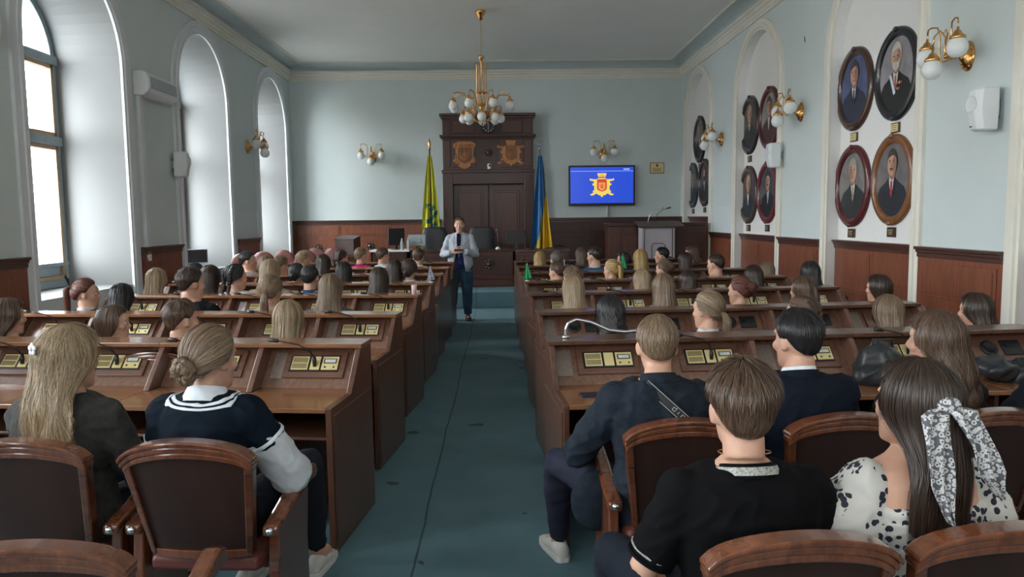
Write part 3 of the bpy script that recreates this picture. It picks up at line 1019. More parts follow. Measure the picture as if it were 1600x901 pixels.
def portrait(Y, Z, frame_c, bg, suit, hair, beard, tie, turn, label, medals=False, plate=True, dark_plate=True):
    """oval portrait hung in a blind arch; local x = along the wall, -y = into the room"""
    e = empty('oval_portrait', (XN - .002, Y, Z), R(-90), label, 'portrait', 'oval portraits in the blind arches')
    rings = []
    N = 48
    for (k, d) in ((1.0, 0), (1.0, .035), (.96, .05), (.90, .045), (.86, .055), (.82, .035), (.795, .02), (.795, .0)):
        rings.append([(k * .455 * math.cos(2 * PI * i / N), -d, k * .50 * math.sin(2 * PI * i / N)) for i in range(N)])
    w = MB(); w.loft(rings, cap=False)
    w.ell((0, -.05, .475), (.05, .02, .03), 10, 6); w.ell((0, -.05, -.475), (.05, .02, .03), 10, 6)
    w.build('frame', noisy('frame_wood', frame_c, tuple(v * 1.5 for v in frame_c), 9, 0.3, Coat_Weight=0.4), e, smooth=True)
    a, b_ = .37, .405

    def disc(cx, cz, rx, rz, y, n=28):
        q = MB(); q.add([(cx + rx * math.cos(2 * PI * i / n), -y, cz + rz * math.sin(2 * PI * i / n)) for i in range(n)], [tuple(range(n))]); return q

    def poly(pts, y):
        q = MB(); q.add([(x, -y, z) for x, z in pts], [tuple(range(len(pts)))]); return q
    bgm = noisy('painted_ground', bg, tuple(min(1, v * 1.9 + .02) for v in bg), 3.5, 0.55, dist=.6)
    L = [(disc(0, 0, a, b_, .015, 48), bgm)]
    bx = -.02 * turn
    # suit: shoulders clipped to the oval
    top = [(-.33, -.19), (-.25, -.08), (-.13, -.02), (-.06, .03), (.06, .03), (.14, -.02), (.26, -.08), (.33, -.19)]
    low = [(a * .985 * math.cos(t), b_ * .985 * math.sin(t)) for t in [R(-28) - (R(124)) * i / 14 for i in range(15)]]
    L.append((poly([(x + bx, z) for x, z in top] + low, .017), pcol(suit)))
    L.append((poly([(bx - .055, .045), (bx + .055, .045), (bx + .05, -.03), (bx + .0, -.19), (bx - .05, -.03)], .019), PW))
    L.append((poly([(bx - .018, -.01), (bx + .018, -.01), (bx + .026, -.15), (bx, -.185), (bx - .026, -.15)], .0205), pcol(tie)))
    for sx in (-1, 1):
        L.append((poly([(bx + sx * .06, .04), (bx + sx * .10, -.01), (bx + sx * .075, -.06), (bx + sx * .02, -.20), (bx + sx * .045, -.03)], .021), pcol(tuple(v * .6 for v in suit))))
    fx = bx + .012 * turn
    n0 = len(L)
    L.append((poly([(fx - .045, .10), (fx + .045, .10), (fx + .045, .03), (fx, .0), (fx - .045, .03)], .0215), SKS))
    L.append((disc(fx, .165, .085, .118, .0225), pcol(hair)))
    L.append((disc(fx - .006 * turn, .145, .073, .105, .0235), SK))
    L.append((disc(fx + .04 * turn, .14, .032, .085, .0242, 16), SKS))
    L.append((poly([(fx - .07, .19), (fx - .045, .235), (fx, .25), (fx + .05, .235), (fx + .072, .19), (fx + .03, .222), (fx - .02, .218)], .0248), pcol(hair)))
    for sx in (-1, 1):
        L.append((disc(fx + sx * .028 - .008 * turn, .163, .013, .006, .0252, 10), pcol((0.03, 0.02, 0.015))))
        L.append((disc(fx + sx * .028 - .008 * turn, .178, .018, .004, .0252, 10), pcol(hair)))
    L.append((poly([(fx - .008 * turn - .004, .155), (fx - .008 * turn + .006, .155), (fx - .008 * turn + .013, .118), (fx - .008 * turn - .011, .118)], .0255), SKS))
    L.append((disc(fx - .008 * turn, .088, .024, .006, .0255, 10), pcol((0.25, 0.07, 0.05))))
    if beard == 'moustache':
        L.append((poly([(fx - .040, .094), (fx - .008 * turn, .112), (fx + .032, .094), (fx - .008 * turn, .100)], .026), pcol(hair)))
        L.append((disc(fx - .008 * turn, .103, .030, .009, .0262, 14), pcol(hair)))
    elif beard == 'full':
        L.append((poly([(fx - .068, .14), (fx - .04, .108), (fx + .03, .108), (fx + .062, .14), (fx + .05, .06), (fx, .025), (fx - .05, .06)], .026), pcol(hair)))
    for q, _m in L[n0:]:      # the sitter's head fills about a third of the oval
        q.v = [(fx + (x - fx) * 1.28, y, .02 + (z - .02) * 1.24) for x, y, z in q.v]
    if medals:
        L.append((poly([(bx - .12, .0), (bx - .08, .01), (bx + .02, -.20), (bx - .02, -.22)], .0265), pcol((0.45, 0.55, 0.65))))
        for q in range(5):
            L.append((disc(bx + .06 + .035 * (q % 3), -.10 - .06 * (q // 3), .014, .016, .0268, 8), pcol((0.5, 0.35, 0.1) if q % 2 else (0.4, 0.05, 0.03))))
    build_multi('canvas', L, e)
    if plate:
        dz = -.575
        w = MB(); w.box(-.085, .085, -.02, 0, dz - .055, dz + .055)
        p = empty('name_plate', (XN - .002, Y, Z), R(-90), 'name plate under the ' + label.replace(' of a man', '').replace(' of a grey-haired man', '').replace(' of a bearded man with medals', ' with medals').replace(' of a bald man with moustache', '').replace(' of a bald man', '').replace(' of a dark-haired man', '').replace(' on a blue ground', '').replace('light brown framed', 'light brown').replace('dark brown framed', 'dark brown').replace(' with a red tie', ''), 'plate', 'name plates under the portraits')
        w.build('board', M['wains_dark'], p, bevel=.003)
        w = MB(); w.box(-.07, .07, -.024, -.02, dz - .042, dz + .042); w.build('plaque', M['bronze'] if dark_plate else M['gold_plate'], p)
        w = MB()
        for i in range(3): w.box(-.05 + .008 * i, .05 - .006 * i, -.0255, -.024, dz + .02 - i * .022, dz + .026 - i * .022)
        w.build('engraving', M['gold_plate'] if dark_plate else M['bronze'], p)


BR, BK, RD, OB = (0.045, 0.022, 0.015), (0.012, 0.013, 0.015), (0.07, 0.012, 0.014), (0.16, 0.065, 0.025)
G0 = (0.10, 0.10, 0.10)
portrait(9.29, 3.16, BR, (0.045, 0.06, 0.13), (0.015, 0.02, 0.045), (0.03, 0.025, 0.02), None, (0.02, 0.02, 0.03), 1, 'brown-framed oval portrait on a blue ground, upper left of the nearest four', dark_plate=False)
portrait(8.32, 3.16, BK, (0.17, 0.16, 0.17), (0.008, 0.009, 0.011), (0.40, 0.38, 0.35), 'full', (0.3, 0.1, 0.05), 1, 'black-framed oval portrait of a bearded man with medals, upper right of the nearest four', True, dark_plate=False)
portrait(9.28, 1.99, RD, (0.12, 0.115, 0.11), (0.012, 0.014, 0.018), (0.22, 0.21, 0.20), 'moustache', (0.25, 0.2, 0.15), -1, 'dark red oval portrait of a grey-haired man, lower left of the nearest four')
portrait(8.33, 2.02, OB, (0.10, 0.09, 0.09), (0.008, 0.011, 0.018), (0.02, 0.015, 0.012), 'moustache', (0.25, 0.02, 0.04), 1, 'light brown oval portrait with a red tie, lower right of the nearest four')
portrait(13.14, 3.19, (0.02, 0.018, 0.016), (0.06, 0.045, 0.035), (0.01, 0.011, 0.014), (0.30, 0.2, 0.15), None, (0.02, 0.02, 0.03), 1, 'black-framed oval portrait of a bald man, upper left of the middle four')
portrait(12.2, 3.19, RD, (0.17, 0.17, 0.155), (0.05, 0.018, 0.02), (0.03, 0.025, 0.02), None, (0.3, 0.28, 0.25), 1, 'dark red oval portrait behind a sconce, upper right of middle four')
portrait(13.15, 2.0, (0.05, 0.032, 0.025), (0.05, 0.035, 0.03), (0.008, 0.012, 0.018), (0.35, 0.26, 0.2), 'moustache', (0.5, 0.5, 0.5), 1, 'brown-framed oval portrait of a bald man, lower left of the middle four')
portrait(12.22, 2.01, (0.12, 0.018, 0.022), (0.045, 0.05, 0.052), (0.006, 0.007, 0.009), (0.015, 0.012, 0.012), 'moustache', (0.3, 0.3, 0.3), -1, 'bright red oval portrait of a dark-haired man, lower right of the middle four')
portrait(16.4, 3.28, BK, (0.16, 0.15, 0.13), (0.008, 0.009, 0.011), (0.1, 0.09, 0.08), 'moustache', (0.3, 0.3, 0.3), 1, 'black-framed oval portrait, topmost of the farthest three')
portrait(16.93, 2.32, (0.02, 0.028, 0.03), (0.12, 0.12, 0.11), (0.006, 0.012, 0.022), (0.02, 0.018, 0.016), 'moustache', (0.05, 0.15, 0.3), 1, 'black-framed oval portrait, lower left of the farthest three')
portrait(15.97, 2.34, (0.035, 0.025, 0.022), (0.06, 0.05, 0.045), (0.006, 0.007, 0.01), (0.02, 0.016, 0.014), 'full', (0.3, 0.3, 0.3), 1, 'dark brown framed oval portrait, lower right of the farthest three')

# ------------------------------------------------------------------ furniture on the dais
def obox(w, T, *a): return w.box(*a, T)


t = empty('presidium_table', (-.75, 15.15, .296), 0, 'long dark wooden presidium table with a rosette on its front, on the dais', 'table')
w = MB(); w.box(-1.03, 1.06, -.27, -.23, 0, .70); w.box(-1.03, -.99, -.27, .3, 0, .70); w.box(1.02, 1.06, -.27, .3, 0, .70)
w.build('front_panel', M['portal2'], t, bevel=.004)
w = MB(); w.box(-1.04, 1.07, -.285, -.27, .15, .19); w.box(-1.04, 1.07, -.285, -.27, 0, .05); w.box(-.97, 1.0, -.28, -.27, .24, .62)
w.build('moulding', M['portal'], t, bevel=.003)
w = MB(); w.box(-1.08, 1.11, -.31, .33, .70, .735); w.build('tabletop', M['portal'], t, bevel=.006)
rosette((-.19, 14.865, .74), 'bronze flower rosette on the front of the presidium table')
t = empty('side_desk', (-2.15, 15.0, .296), 0, 'dark desk with a pale top left of the presidium table', 'desk')
w = MB(); w.box(-.35, .37, -.22, -.19, 0, .72); w.box(-.35, -.32, -.22, .3, 0, .72); w.box(.34, .37, -.22, .3, 0, .72); w.build('body', M['portal'], t, bevel=.004)
w = MB(); w.box(-.38, .40, -.25, .32, .72, .755); w.build('tabletop', M['white_plastic'], t, bevel=.004)
t = empty('low_counter', (.80, 14.75, .296), 0, 'low panelled wooden desk right of the presidium table', 'desk')
w = MB(); w.box(-.46, .55, -.2, .3, 0, .70); w.build('body', M['portal2'], t, bevel=.004)
for a_, b_ in ((-.42, -.02), (.04, .50)):
    w = MB(); w.box(a_, b_, -.215, -.2, .10, .62); w.build('raised_panel', M['portal2'], t, bevel=.01)
w = MB(); w.box(-.48, .57, -.23, .32, .70, .735); w.build('tabletop', M['desk_dark'], t, bevel=.006)
t = empty('low_counter', (-3.3, 15.2, .296), 0, 'low pale brown counter in front of the far wainscot left of the dais', 'desk')
w = MB(); w.box(-.75, .55, -.2, .25, 0, .62); w.build('body', M['desk_dark'], t, bevel=.004)
w = MB(); w.box(-.78, .58, -.23, .28, .62, .655); w.build('tabletop', M['desk'], t, bevel=.006)
t = empty('tabletop_lectern', (-3.02, 15.2, .952), R(-14), 'slanted dark wooden lectern box standing on the left counter', 'lectern')
w = MB(); w.prism([(-.17, 0), (.15, 0), (.15, .36), (-.17, .30)], 'x', -.20, .20); w.build('box', M['portal2'], t, bevel=.006)
w = MB(); w.prism([(-.19, .30), (.17, .365), (.17, .385), (-.19, .32)], 'x', -.22, .22); w.build('reading_top', M['portal'], t, bevel=.004)

# big panelled rostrum, and the pale lectern in front of it
t = empty('rostrum', (3.12, 15.2, .296), 0, 'large dark red panelled rostrum in the far right corner', 'rostrum')
w = MB(); w.box(-.95, .98, -.25, .25, 0, 1.16); w.build('body', M['portal2'], t, bevel=.006)
for a, b_ in ((-.85, -.70), (-.62, -.10), (.40, .68), (.72, .92)):
    w = MB()
    w.box(a, b_, -.265, -.25, .10, 1.02); w.box(a + .04, b_ - .04, -.275, -.265, .14, .98)
    w.build('raised_panel', M['portal2'], t, bevel=.006)
w = MB(); w.box(-.98, 1.01, -.28, .28, 1.16, 1.22); w.build('top', M['portal'], t, bevel=.008)
t = empty('speaking_lectern', (3.06, 14.62, .296), 0, 'pale grey panelled speaking lectern with two gooseneck microphones', 'lectern')
M['pale_wood'] = noisy('pale_lilac_veneer', (0.36, 0.33, 0.36), (0.42, 0.39, 0.42), 3, 0.45, (1, 1, .1))
w = MB(); w.box(-.32, .32, -.15, .2, 0, 1.14); w.build('body', M['pale_wood'], t, bevel=.006)
w = MB()
pts = [(-.13, .25), (-.13, .78), (-.10, .83), (.10, .83), (.13, .78), (.13, .25)]
w.tube([(x, -.155, z) for x, z in pts] + [(-.13, -.155, .25)], .006, 6, False)
for sx in (-1, 1): w.box(sx * .27 - .006, sx * .27 + .006, -.156, -.15, .02, 1.12)
w.build('inlay', M['black'], t)
w = MB(); w.prism([(-.22, 1.13), (.30, 1.23), (.30, 1.26), (-.22, 1.16)], 'x', -.38, .50); w.build('reading_top', M['portal'], t, bevel=.006)
for sx in (-1, 1):
    w = MB(); x = -.08 + sx * .07
    w.tube([(x, .1, 1.19), (x, .1, 1.26), (x + .03, .08, 1.38), (x + .12, .04, 1.47), (x + .22, .0, 1.50)], .006, 8)
    w.tube([(x + .20, .0, 1.497), (x + .28, -.02, 1.515)], .014, 8)
    w.lathe([(.025, 1.185), (.025, 1.20), (.012, 1.21)], (x, .1, 0), 12)
    w.build('microphone', M['steel'] if sx < 0 else M['black'], t, smooth=True)


def armchair(x, y, label, rz=0):
    e = empty('office_armchair', (x, y, .296), rz, label, 'armchair', 'black office armchairs behind the presidium table')
    w = MB()
    rings = []
    for z, hw in ((.45, .22), (.6, .25), (.85, .27), (1.05, .265), (1.14, .24), (1.17, .18)):
        rings.append([(hw * math.cos(a) * (1 if abs(math.cos(a)) < .9 else 1), .18 + .05 * math.sin(a) + .05 * (z - .45), z) for a in [2 * PI * i / 20 for i in range(20)]])
    w.loft(rings)
    w.build('backrest', M['black_leather'], e, smooth=True)
    w = MB(); w.ell((0, -.02, .46), (.26, .25, .075), 20, 10); w.build('seat', M['black_leather'], e, smooth=True)
    for sx in (-1, 1):
        w = MB(); w.tube([(sx * .27, .2, .70), (sx * .29, -.1, .70), (sx * .28, -.2, .66), (sx * .27, -.12, .46)], .024, 8); w.build('armrest', M['black'], e, smooth=True)
    w = MB(); w.tube([(0, 0, .09), (0, 0, .42)], .03, 10)
    for k in range(5):
        a = R(72 * k); w.tube([(0, 0, .10), (.28 * math.cos(a), .28 * math.sin(a), .05)], [.022, .014], 8); w.ell((.28 * math.cos(a), .28 * math.sin(a), .03), .03, 8, 6)
    w.build('base', M['black'], e, smooth=True)


armchair(-.36, 15.85, 'black leather office armchair right of the standing speaker')
armchair(-1.36, 15.85, 'black leather office armchair behind the standing speaker, partly under the yellow green flag')


def monitor(loc, rz, w_, h_, label, body, back=False):
    e = empty('monitor', loc, rz, label, 'monitor')
    w = MB(); w.box(-w_ / 2, w_ / 2, -.02, .02, .09, .09 + h_); w.build('housing', body, e, bevel=.006)
    w = MB(); w.box(-w_ / 2 + .015, w_ / 2 - .015, -.022, -.02, .105, .075 + h_); w.build('screen', body if back else M['black'], e)
    w = MB(); w.box(-.025, .025, .0, .03, .0, .12); w.box(-.09, .09, -.06, .07, 0, .012); w.build('stand', M['black'], e, bevel=.003)
    if back:
        w = MB(); w.box(-.07, .07, -.045, -.02, .16, .24); w.ell((0, -.047, .20), (.02, .004, .012), 10, 6); w.build('rear_cover', body, e, bevel=.004)
    return e


monitor((.34, 15.1, 1.03), R(180), .40, .27, 'black monitor on the right end of the presidium table', M['black'])
monitor((-1.62, 15.0, 1.03), R(4), .34, .22, 'grey monitor seen from behind left of the standing speaker', M['grey_plastic'], True)
monitor((-2.02, 14.95, 1.05), R(30), .34, .33, 'tall black monitor on the pale-topped side desk', M['black'])
monitor((XL - .38, 12.85, SILL + .0), R(35), .34, .24, 'dark monitor standing on the sill of the second window', M['grey_plastic'])
for i, (x, y, z, h_, lb) in enumerate(((-1.90, 14.85, 1.052, .22, 'clear plastic bottle left of the grey monitor'), (-1.78, 14.9, 1.052, .24, 'clear plastic bottle touching the grey monitor'))):
    w = MB(); w.lathe([(.03, 0), (.033, .01), (.033, h_ * .62), (.028, h_ * .72), (.012, h_ * .88), (.012, h_ * .95)], (0, 0, 0), 14)
    e = empty('water_bottle', (x, y, z), 0, lb, 'bottle', 'water bottles on the side desk')
    w.build('bottle_body', mat('pale_water_plastic', (0.45, 0.52, 0.52), .15), e, smooth=True)
    w = MB(); w.lathe([(.015, h_ * .93), (.015, h_), (.001, h_)], (0, 0, 0), 12); w.build('cap', M['white_plastic'], e, smooth=True)
w = MB(); w.box(-.12, .12, -.07, .07, 0, .035); w.tube([(-.11, 0, .05), (0, 0, .075), (.11, 0, .05)], .018, 8)
tag(w.build('desk_telephone', M['black'], loc=(1.18, 14.75, 1.031), bevel=.004), 'black desk telephone on the low desk beside the blue and yellow flag', 'telephone')
e = empty('table_microphone', (-.02, 15.0, 1.031), 0, 'white based gooseneck microphone in the middle of the presidium table', 'microphone')
w = MB(); w.lathe([(.05, 0), (.05, .02), (.02, .05), (.001, .055)], n=16); w.build('base', M['white_plastic'], e, smooth=True)
w = MB(); w.tube([(0, 0, .05), (0, 0, .25), (-.02, 0, .36)], .005, 6); w.tube([(-.02, 0, .35), (-.025, 0, .40)], .012, 8); w.build('gooseneck', M['steel'], e, smooth=True)
e = empty('table_microphone', (.56, 14.72, 1.031), 0, 'black double gooseneck microphone on the low desk by the aisle', 'microphone')
w = MB(); w.box(-.06, .06, -.06, .06, 0, .03); w.build('base', M['black'], e, bevel=.004)
w = MB()
for sx in (-1, 1): w.tube([(sx * .03, 0, .03), (sx * .03, 0, .2), (sx * .05, -.02, .30)], .006, 6); w.tube([(sx * .05, -.02, .29), (sx * .055, -.025, .36)], .014, 8)
w.build('gooseneck', M['black'], e, smooth=True)

# ------------------------------------------------------------------ rows of desks
U = .585
ROWY = [4.31, 5.58, 6.92, 8.18, 9.45, 10.67, 11.95]      # far edge of each row at the aisle
XA_L = [-.745, -.725, -.715, -.70, -.70, -.69, -.69]
XA_R = [.257, .262, .254, .26, .248, .238, .235]
NL = [6, 6, 5, 5, 5, 5, 5]
NR = [5, 5, 5, 5, 5, 5, 5]
ANG_L = [R(7.0), R(7.0), R(6.5), R(6.0), R(5.0), R(5.0), R(5.0)]
ANG_R = [R(4.0), R(4.7), R(5.0), R(5.5), R(5.5), R(5.5), R(5.5)]
M['card'] = noisy('faded_card', (0.16, 0.12, 0.10), (0.30, 0.25, 0.22), 60, 0.3, (1, 1, 6))
M['grille'] = noisy('speaker_grille', (0.20, 0.14, 0.05), (0.30, 0.22, 0.08), 90, 0.5)
M['lcd'] = mat('lcd_window', (0.62, 0.68, 0.66), 0.2)


def desk_unit(sg, style, end, card):
    """one seat of the bench desk. origin: floor below the far top edge on the aisle side; x*sg goes away from the aisle, -y towards the seat"""
    e = empty('bench_desk')
    X = lambda a: a * sg
    EP = .03 if end == 'aisle' else 0.0
    w = MB(); w.box(X(-.004 if EP else 0), X(U), -.195, .012, .952, .976); w.build('top_ledge', M['desk_top'] if sg < 0 else M['desk_dark'], e, bevel=.004)
    w = MB(); w.box(X(EP), X(U), -.02, 0, 0, .952); w.build('back_panel', M['desk_dark'], e, bevel=.002)
    w = MB(); w.box(X(EP), X(U - .001), -.69, -.02, .715, .74); w.build('worktop', M['desk_top'], e, bevel=.004)
    w = MB(); w.prism([(-.25, .74), (-.055, .952), (-.035, .952), (-.23, .74)], 'x', X(EP), X(U - .03)); w.build('sloped_panel', M['desk'], e)
    w = MB(); w.box(X(EP), X(U - .03), -.62, -.05, .56, .575); w.build('shelf', M['desk_dark'], e, bevel=.002)
    w = MB(); w.prism([(-.02, .742), (-.37, .742), (-.19, .951), (-.02, .951)], 'x', X(U - .03), X(U)); w.build('divider', M['desk_frame'], e, bevel=.003)
    w = MB(); w.prism([(-.02, .0), (-.60, .0), (-.60, .714), (-.02, .714)], 'x', X(U - .025), X(U)); w.build('partition', M['desk_dark'], e, bevel=.003)
    prof = [(0, 0), (-.69, 0), (-.69, .74), (-.37, .742), (-.19, .951), (0, .951)]
    if end == 'aisle':
        w = MB(); w.prism(prof, 'x', X(0), X(.03)); w.prism([(-.02, .035), (-.67, .035), (-.67, .70), (-.02, .70)], 'x', X(-.006), X(0))
        w.build('end_panel', M['desk_dark'], e, bevel=.004)
    if end == 'wall':
        w = MB(); w.prism(prof, 'x', X(U), X(U + .03)); w.build('end_panel', M['desk_dark'], e, bevel=.004)
    th = math.atan2(.212, .195)
    c_, s_ = math.cos(th), math.sin(th)
    T = Matrix(((1, 0, 0, 0), (0, c_, -s_, -.25), (0, s_, c_, .74), (0, 0, 0, 1)))      # a along x, v up the slope, w out of it
    if sg < 0: cx = -.275 + .0
    else: cx = .335
    w = MB(); w.box(cx - .175, cx + .175, .06, .235, 0, .014, T); p = w.build('control_panel', M['desk_frame'], e, bevel=.002)
    if style == 'B':
        w = MB(); w.lathe([(.05, .014), (.05, .022), (.04, .026), (.03, .018), (.001, .018)], (0, 0, 0), 20)
        w.v = [tuple(T @ Vector((v[0] + cx - .07, v[1] + .15, v[2]))) for v in w.v]; w.build('speaker_disc', M['black'], p, smooth=True)
        w = MB(); w.box(cx + .01, cx + .13, .10, .20, .014, .024, T); w.box(cx + .03, cx + .05, .15, .17, .024, .034, T); w.build('black_socket_plate', M['black'], p, bevel=.002)
    else:
        w = MB(); w.box(cx - .142, cx + .142, .095, .20, .014, .018, T); w.build('face_plate', M['black'], p)
        w = MB(); w.box(cx - .130, cx - .035, .105, .19, .018, .022, T); w.build('speaker_plate', M['gold_plate'], p)
        w = MB()
        for i in range(14):
            for j in range(2): w.box(cx - .124 + i * .006, cx - .121 + i * .006, .113 + j * .038, .144 + j * .038, .022, .0228, T)
        w.build('speaker_grille', M['bronze'], p)
        w = MB(); w.box(cx - .022, cx + .032, .105, .19, .018, .022, T); w.build('socket_plate', M['gold_plate'], p)
        w = MB(); w.box(cx + .044, cx + .136, .105, .19, .018, .022, T); w.build('display_plate', M['gold_plate'], p)
        w = MB(); w.box(cx + .054, cx + .126, .145, .175, .022, .024, T); w.build('display_bezel', M['bronze'], p)
        w = MB(); w.box(cx + .060, cx + .120, .150, .170, .024, .025, T); w.build('display_window', M['lcd'], p)
        w = MB()
        for dx in (.065, .115): w.ell(T @ Vector((cx + dx, .122, .022)), .006, 8, 6)
        w.build('button', M['bronze'], p, smooth=True)
        if style == 'A':
            P = lambda a, v, o_: T @ Vector((a, v, o_))
            w = MB()
            w.tube([P(cx + .005, .125, .022), P(cx + .005, .15, .045), P(cx + .004, .17, .06)], [.010, .013, .009], 8)
            w.tube([P(cx + .004, .165, .055), P(cx - .02, .185, .10), P(cx - .07, .195, .135), P(cx - .13, .200, .15), P(cx - .19, .205, .16)], .0042, 6)
            w.tube([P(cx - .18, .204, .158), P(cx - .23, .208, .162)], [.010, .012], 8)
            w.build('microphone', M['black'], p, smooth=True)
    if card:
        a0 = cx - .245 if sg < 0 else .045
        if abs(a0) < U:
            w = MB(); w.box(a0, a0 + .085, .055, .225, 0.001, .004, T); w.build('instruction_card', M['card'] if card == 1 else M['paper'], e)
    return e


def row_pt(side, r, u, dy=0.0):
    """world point on row r (0..6): u metres from the aisle along the row, dy towards the far wall"""
    a = ANG_L[r] if side < 0 else ANG_R[r]
    xa = XA_L[r] if side < 0 else XA_R[r]
    dx, dyy = side * math.cos(a), math.sin(a)
    nx, ny = -side * math.sin(a), math.cos(a)
    return (xa + dx * u + nx * dy, ROWY[r] + dyy * u + ny * dy)


ORD = ['first', 'second', 'third', 'fourth', 'fifth', 'sixth', 'seventh']
protos = {}
for side in (-1, 1):
    for r in range(7):
        n_ = NL[r] if side < 0 else NR[r]
        for k in range(n_):
            end = 'aisle' if k == 0 else ('wall' if k == n_ - 1 else '')
            st = 'A'
            if side > 0 and r == 1: st = 'B'
            if side > 0 and r == 0 and k == 4: st = 'B'
            if side > 0 and r == 0 and k == 0: st = 'N'
            card = 1 if (side < 0 and k % 3 == 0) or (side > 0 and r < 4 and k % 2 == 0) else (2 if side < 0 and (k + r) % 3 == 1 else 0)
            key = (side, st, end, card)
            x, y = row_pt(side, r, k * U)
            rz = -ANG_L[r] if side < 0 else ANG_R[r]
            pos = {0: 'beside the aisle', n_ - 1: 'at the wall end'}.get(k, '%s from the aisle' % ORD[k])
            lb = 'wooden bench desk with control panel, %s row on the %s, %s' % (['nearest', 'second', 'third', 'fourth', 'fifth', 'sixth', 'farthest'][r], 'left' if side < 0 else 'right', pos)
            if key not in protos:
                protos[key] = desk_unit(side, st, end, card)
                protos[key].location = (x, y, 0); protos[key].rotation_euler.z = rz
                d = tag(protos[key], lb, 'desk', 'bench desks')
            else:
                copy_tree(protos[key], (x, y, 0), rz, lb, 'bench desks')

# ------------------------------------------------------------------ theatre chairs
def chair_proto():
    e = empty('theatre_chair')
    bw0, bw1, z0, z1, y0, y1 = .185, .232, .47, .852, -.19, -.275

    def bpt(s, t, dy=0.0, dz=0.0):      # s -1..1 across, t 0..1 up
        hw = bw0 + (bw1 - bw0) * t
        return (hw * s, y0 + (y1 - y0) * t - .030 * (1 - s * s) + dy, z0 + (z1 - z0) * t + (.045 * (1 - s * s) - .022 * abs(s) ** 9) * t + dz)
    def slab(s0, s1, t0, t1, ya, yb, ns=12, nt=6):
        A = [[bpt(s0 + (s1 - s0) * j / ns, t0 + (t1 - t0) * i / nt, ya) for j in range(ns + 1)] for i in range(nt + 1)]
        B = [[bpt(s0 + (s1 - s0) * j / ns, t0 + (t1 - t0) * i / nt, yb) for j in range(ns + 1)] for i in range(nt + 1)]
        w = MB(); w.grid(A); w.grid(B)
        n = (ns + 1) * (nt + 1)
        ed = [j for j in range(ns + 1)] + [i * (ns + 1) + ns for i in range(1, nt + 1)] + [nt * (ns + 1) + j for j in range(ns - 1, -1, -1)] + [i * (ns + 1) for i in range(nt - 1, 0, -1)]
        w.f += [(ed[i], ed[(i + 1) % len(ed)], ed[(i + 1) % len(ed)] + n, ed[i] + n) for i in range(len(ed))]
        return w
    slab(-.90, .90, .06, .93, -.010, .016).build('backrest', M['chair_back'], e, bevel=.003)
    slab(-.84, .84, .10, .88, .016, .040).build('back_cushion', M['red_leather'], e, bevel=.008)
    for s in (-1, 1):
        slab(min(s, s * .88), max(s, s * .88), 0, .98, -.022, .022, 2).build('stile', M['chair_wood'], e, bevel=.005)
    slab(-1, 1, -.02, .06, -.018, .02, 12, 1).build('bottom_rail', M['chair_side'], e, bevel=.004)
    w = slab(-1.0, 1.0, .90, .955, -.026, .024, 24, 1)
    for t_, t2, a_, b_ in ((.955, 1.01, -.032, .026), (1.01, 1.055, -.040, .030)):
        q = slab(-1.01, 1.01, t_, t2, a_, b_, 24, 1); w.add(q.v, q.f)
    w.build('top_rail', M['chair_side'], e, bevel=.008)
    w = MB(); rings = []
    for z, k in ((.395, .93), (.41, 1.0), (.445, 1.0), (.462, .93)):
        rings.append([(k * .215 * x, .035 + k * .235 * y_, z) for x, y_ in ((-1, -.8), (-.9, -1), (.9, -1), (1, -.8), (1, .85), (.85, 1), (-.85, 1), (-1, .85))])
    w.loft(rings); w.build('seat', M['red_leather'], e, bevel=.008)
    for s in (-1, 1):
        w = MB(); w.prism([(-.17, 0), (.14, 0), (.13, .40), (.16, .60), (-.17, .575), (-.19, .40)], 'x', s * .232, s * .272)
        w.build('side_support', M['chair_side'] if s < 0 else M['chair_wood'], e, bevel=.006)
        w = MB()
        pr = [(-.215, .575), (-.10, .60), (.08, .645), (.20, .670), (.25, .655), (.262, .625), (.24, .60), (.20, .605), (.06, .605), (-.10, .565), (-.215, .535)]
        w.prism(pr, 'x', s * .222, s * .282)
        a = w.build('armrest', M['chair_side'], e, bevel=.012)
        w = MB(); T = Matrix.Rotation(R(90), 4, 'X'); w.lathe([(.014, 0), (.014, .012), (.008, .018), (.001, .019)], (s * .252, -.212, .56), 12, T); w.build('hinge_bolt', M['chrome'], a, smooth=True)
    w = MB(); w.box(-.235, .235, -.02, .02, .33, .395); w.build('seat_rail', M['chair_wood'], e, bevel=.004)
    return e


CH = chair_proto()
CH_used = False


def place_chair(x, y, rz, label, group='theatre chairs under the listeners'):
    global CH_used
    if not CH_used:
        CH.location = (x, y, 0); CH.rotation_euler.z = rz; tag(CH, label, 'chair', group); CH_used = True
        return CH
    return copy_tree(CH, (x, y, 0), rz, label, group)


place_chair(-1.13, 2.02, R(2), 'curved wooden chair back cut off at the lower left corner of the picture')

# empty round-backed red chairs in front on the left
def round_chair(x, y, rz, label):
    e = empty('round_back_chair', (x, y, .0), rz, label, 'chair', 'empty red-brown chairs by the far window')
    w = MB(); rings = []
    for z, hw in ((.42, .19), (.55, .215), (.8, .23), (.95, .22), (1.06, .18), (1.12, .11), (1.14, .04)):
        rings.append([(hw * math.cos(a), -.2 + .035 * math.sin(a) - .06 * (z - .42) , z) for a in [2 * PI * i / 18 for i in range(18)]])
    w.loft(rings); w.build('backrest', M['red_leather'], e, smooth=True)
    w = MB(); w.ell((0, 0, .44), (.22, .22, .05), 18, 8); w.build('seat', M['red_leather'], e, smooth=True)
    for sx in (-1, 1):
        for sy in (-1, 1):
            w = MB(); w.tube([(sx * .17, sy * .17, 0), (sx * .16, sy * .16, .42)], [.014, .02], 8); w.build('leg', M['wains_dark'], e, smooth=True)


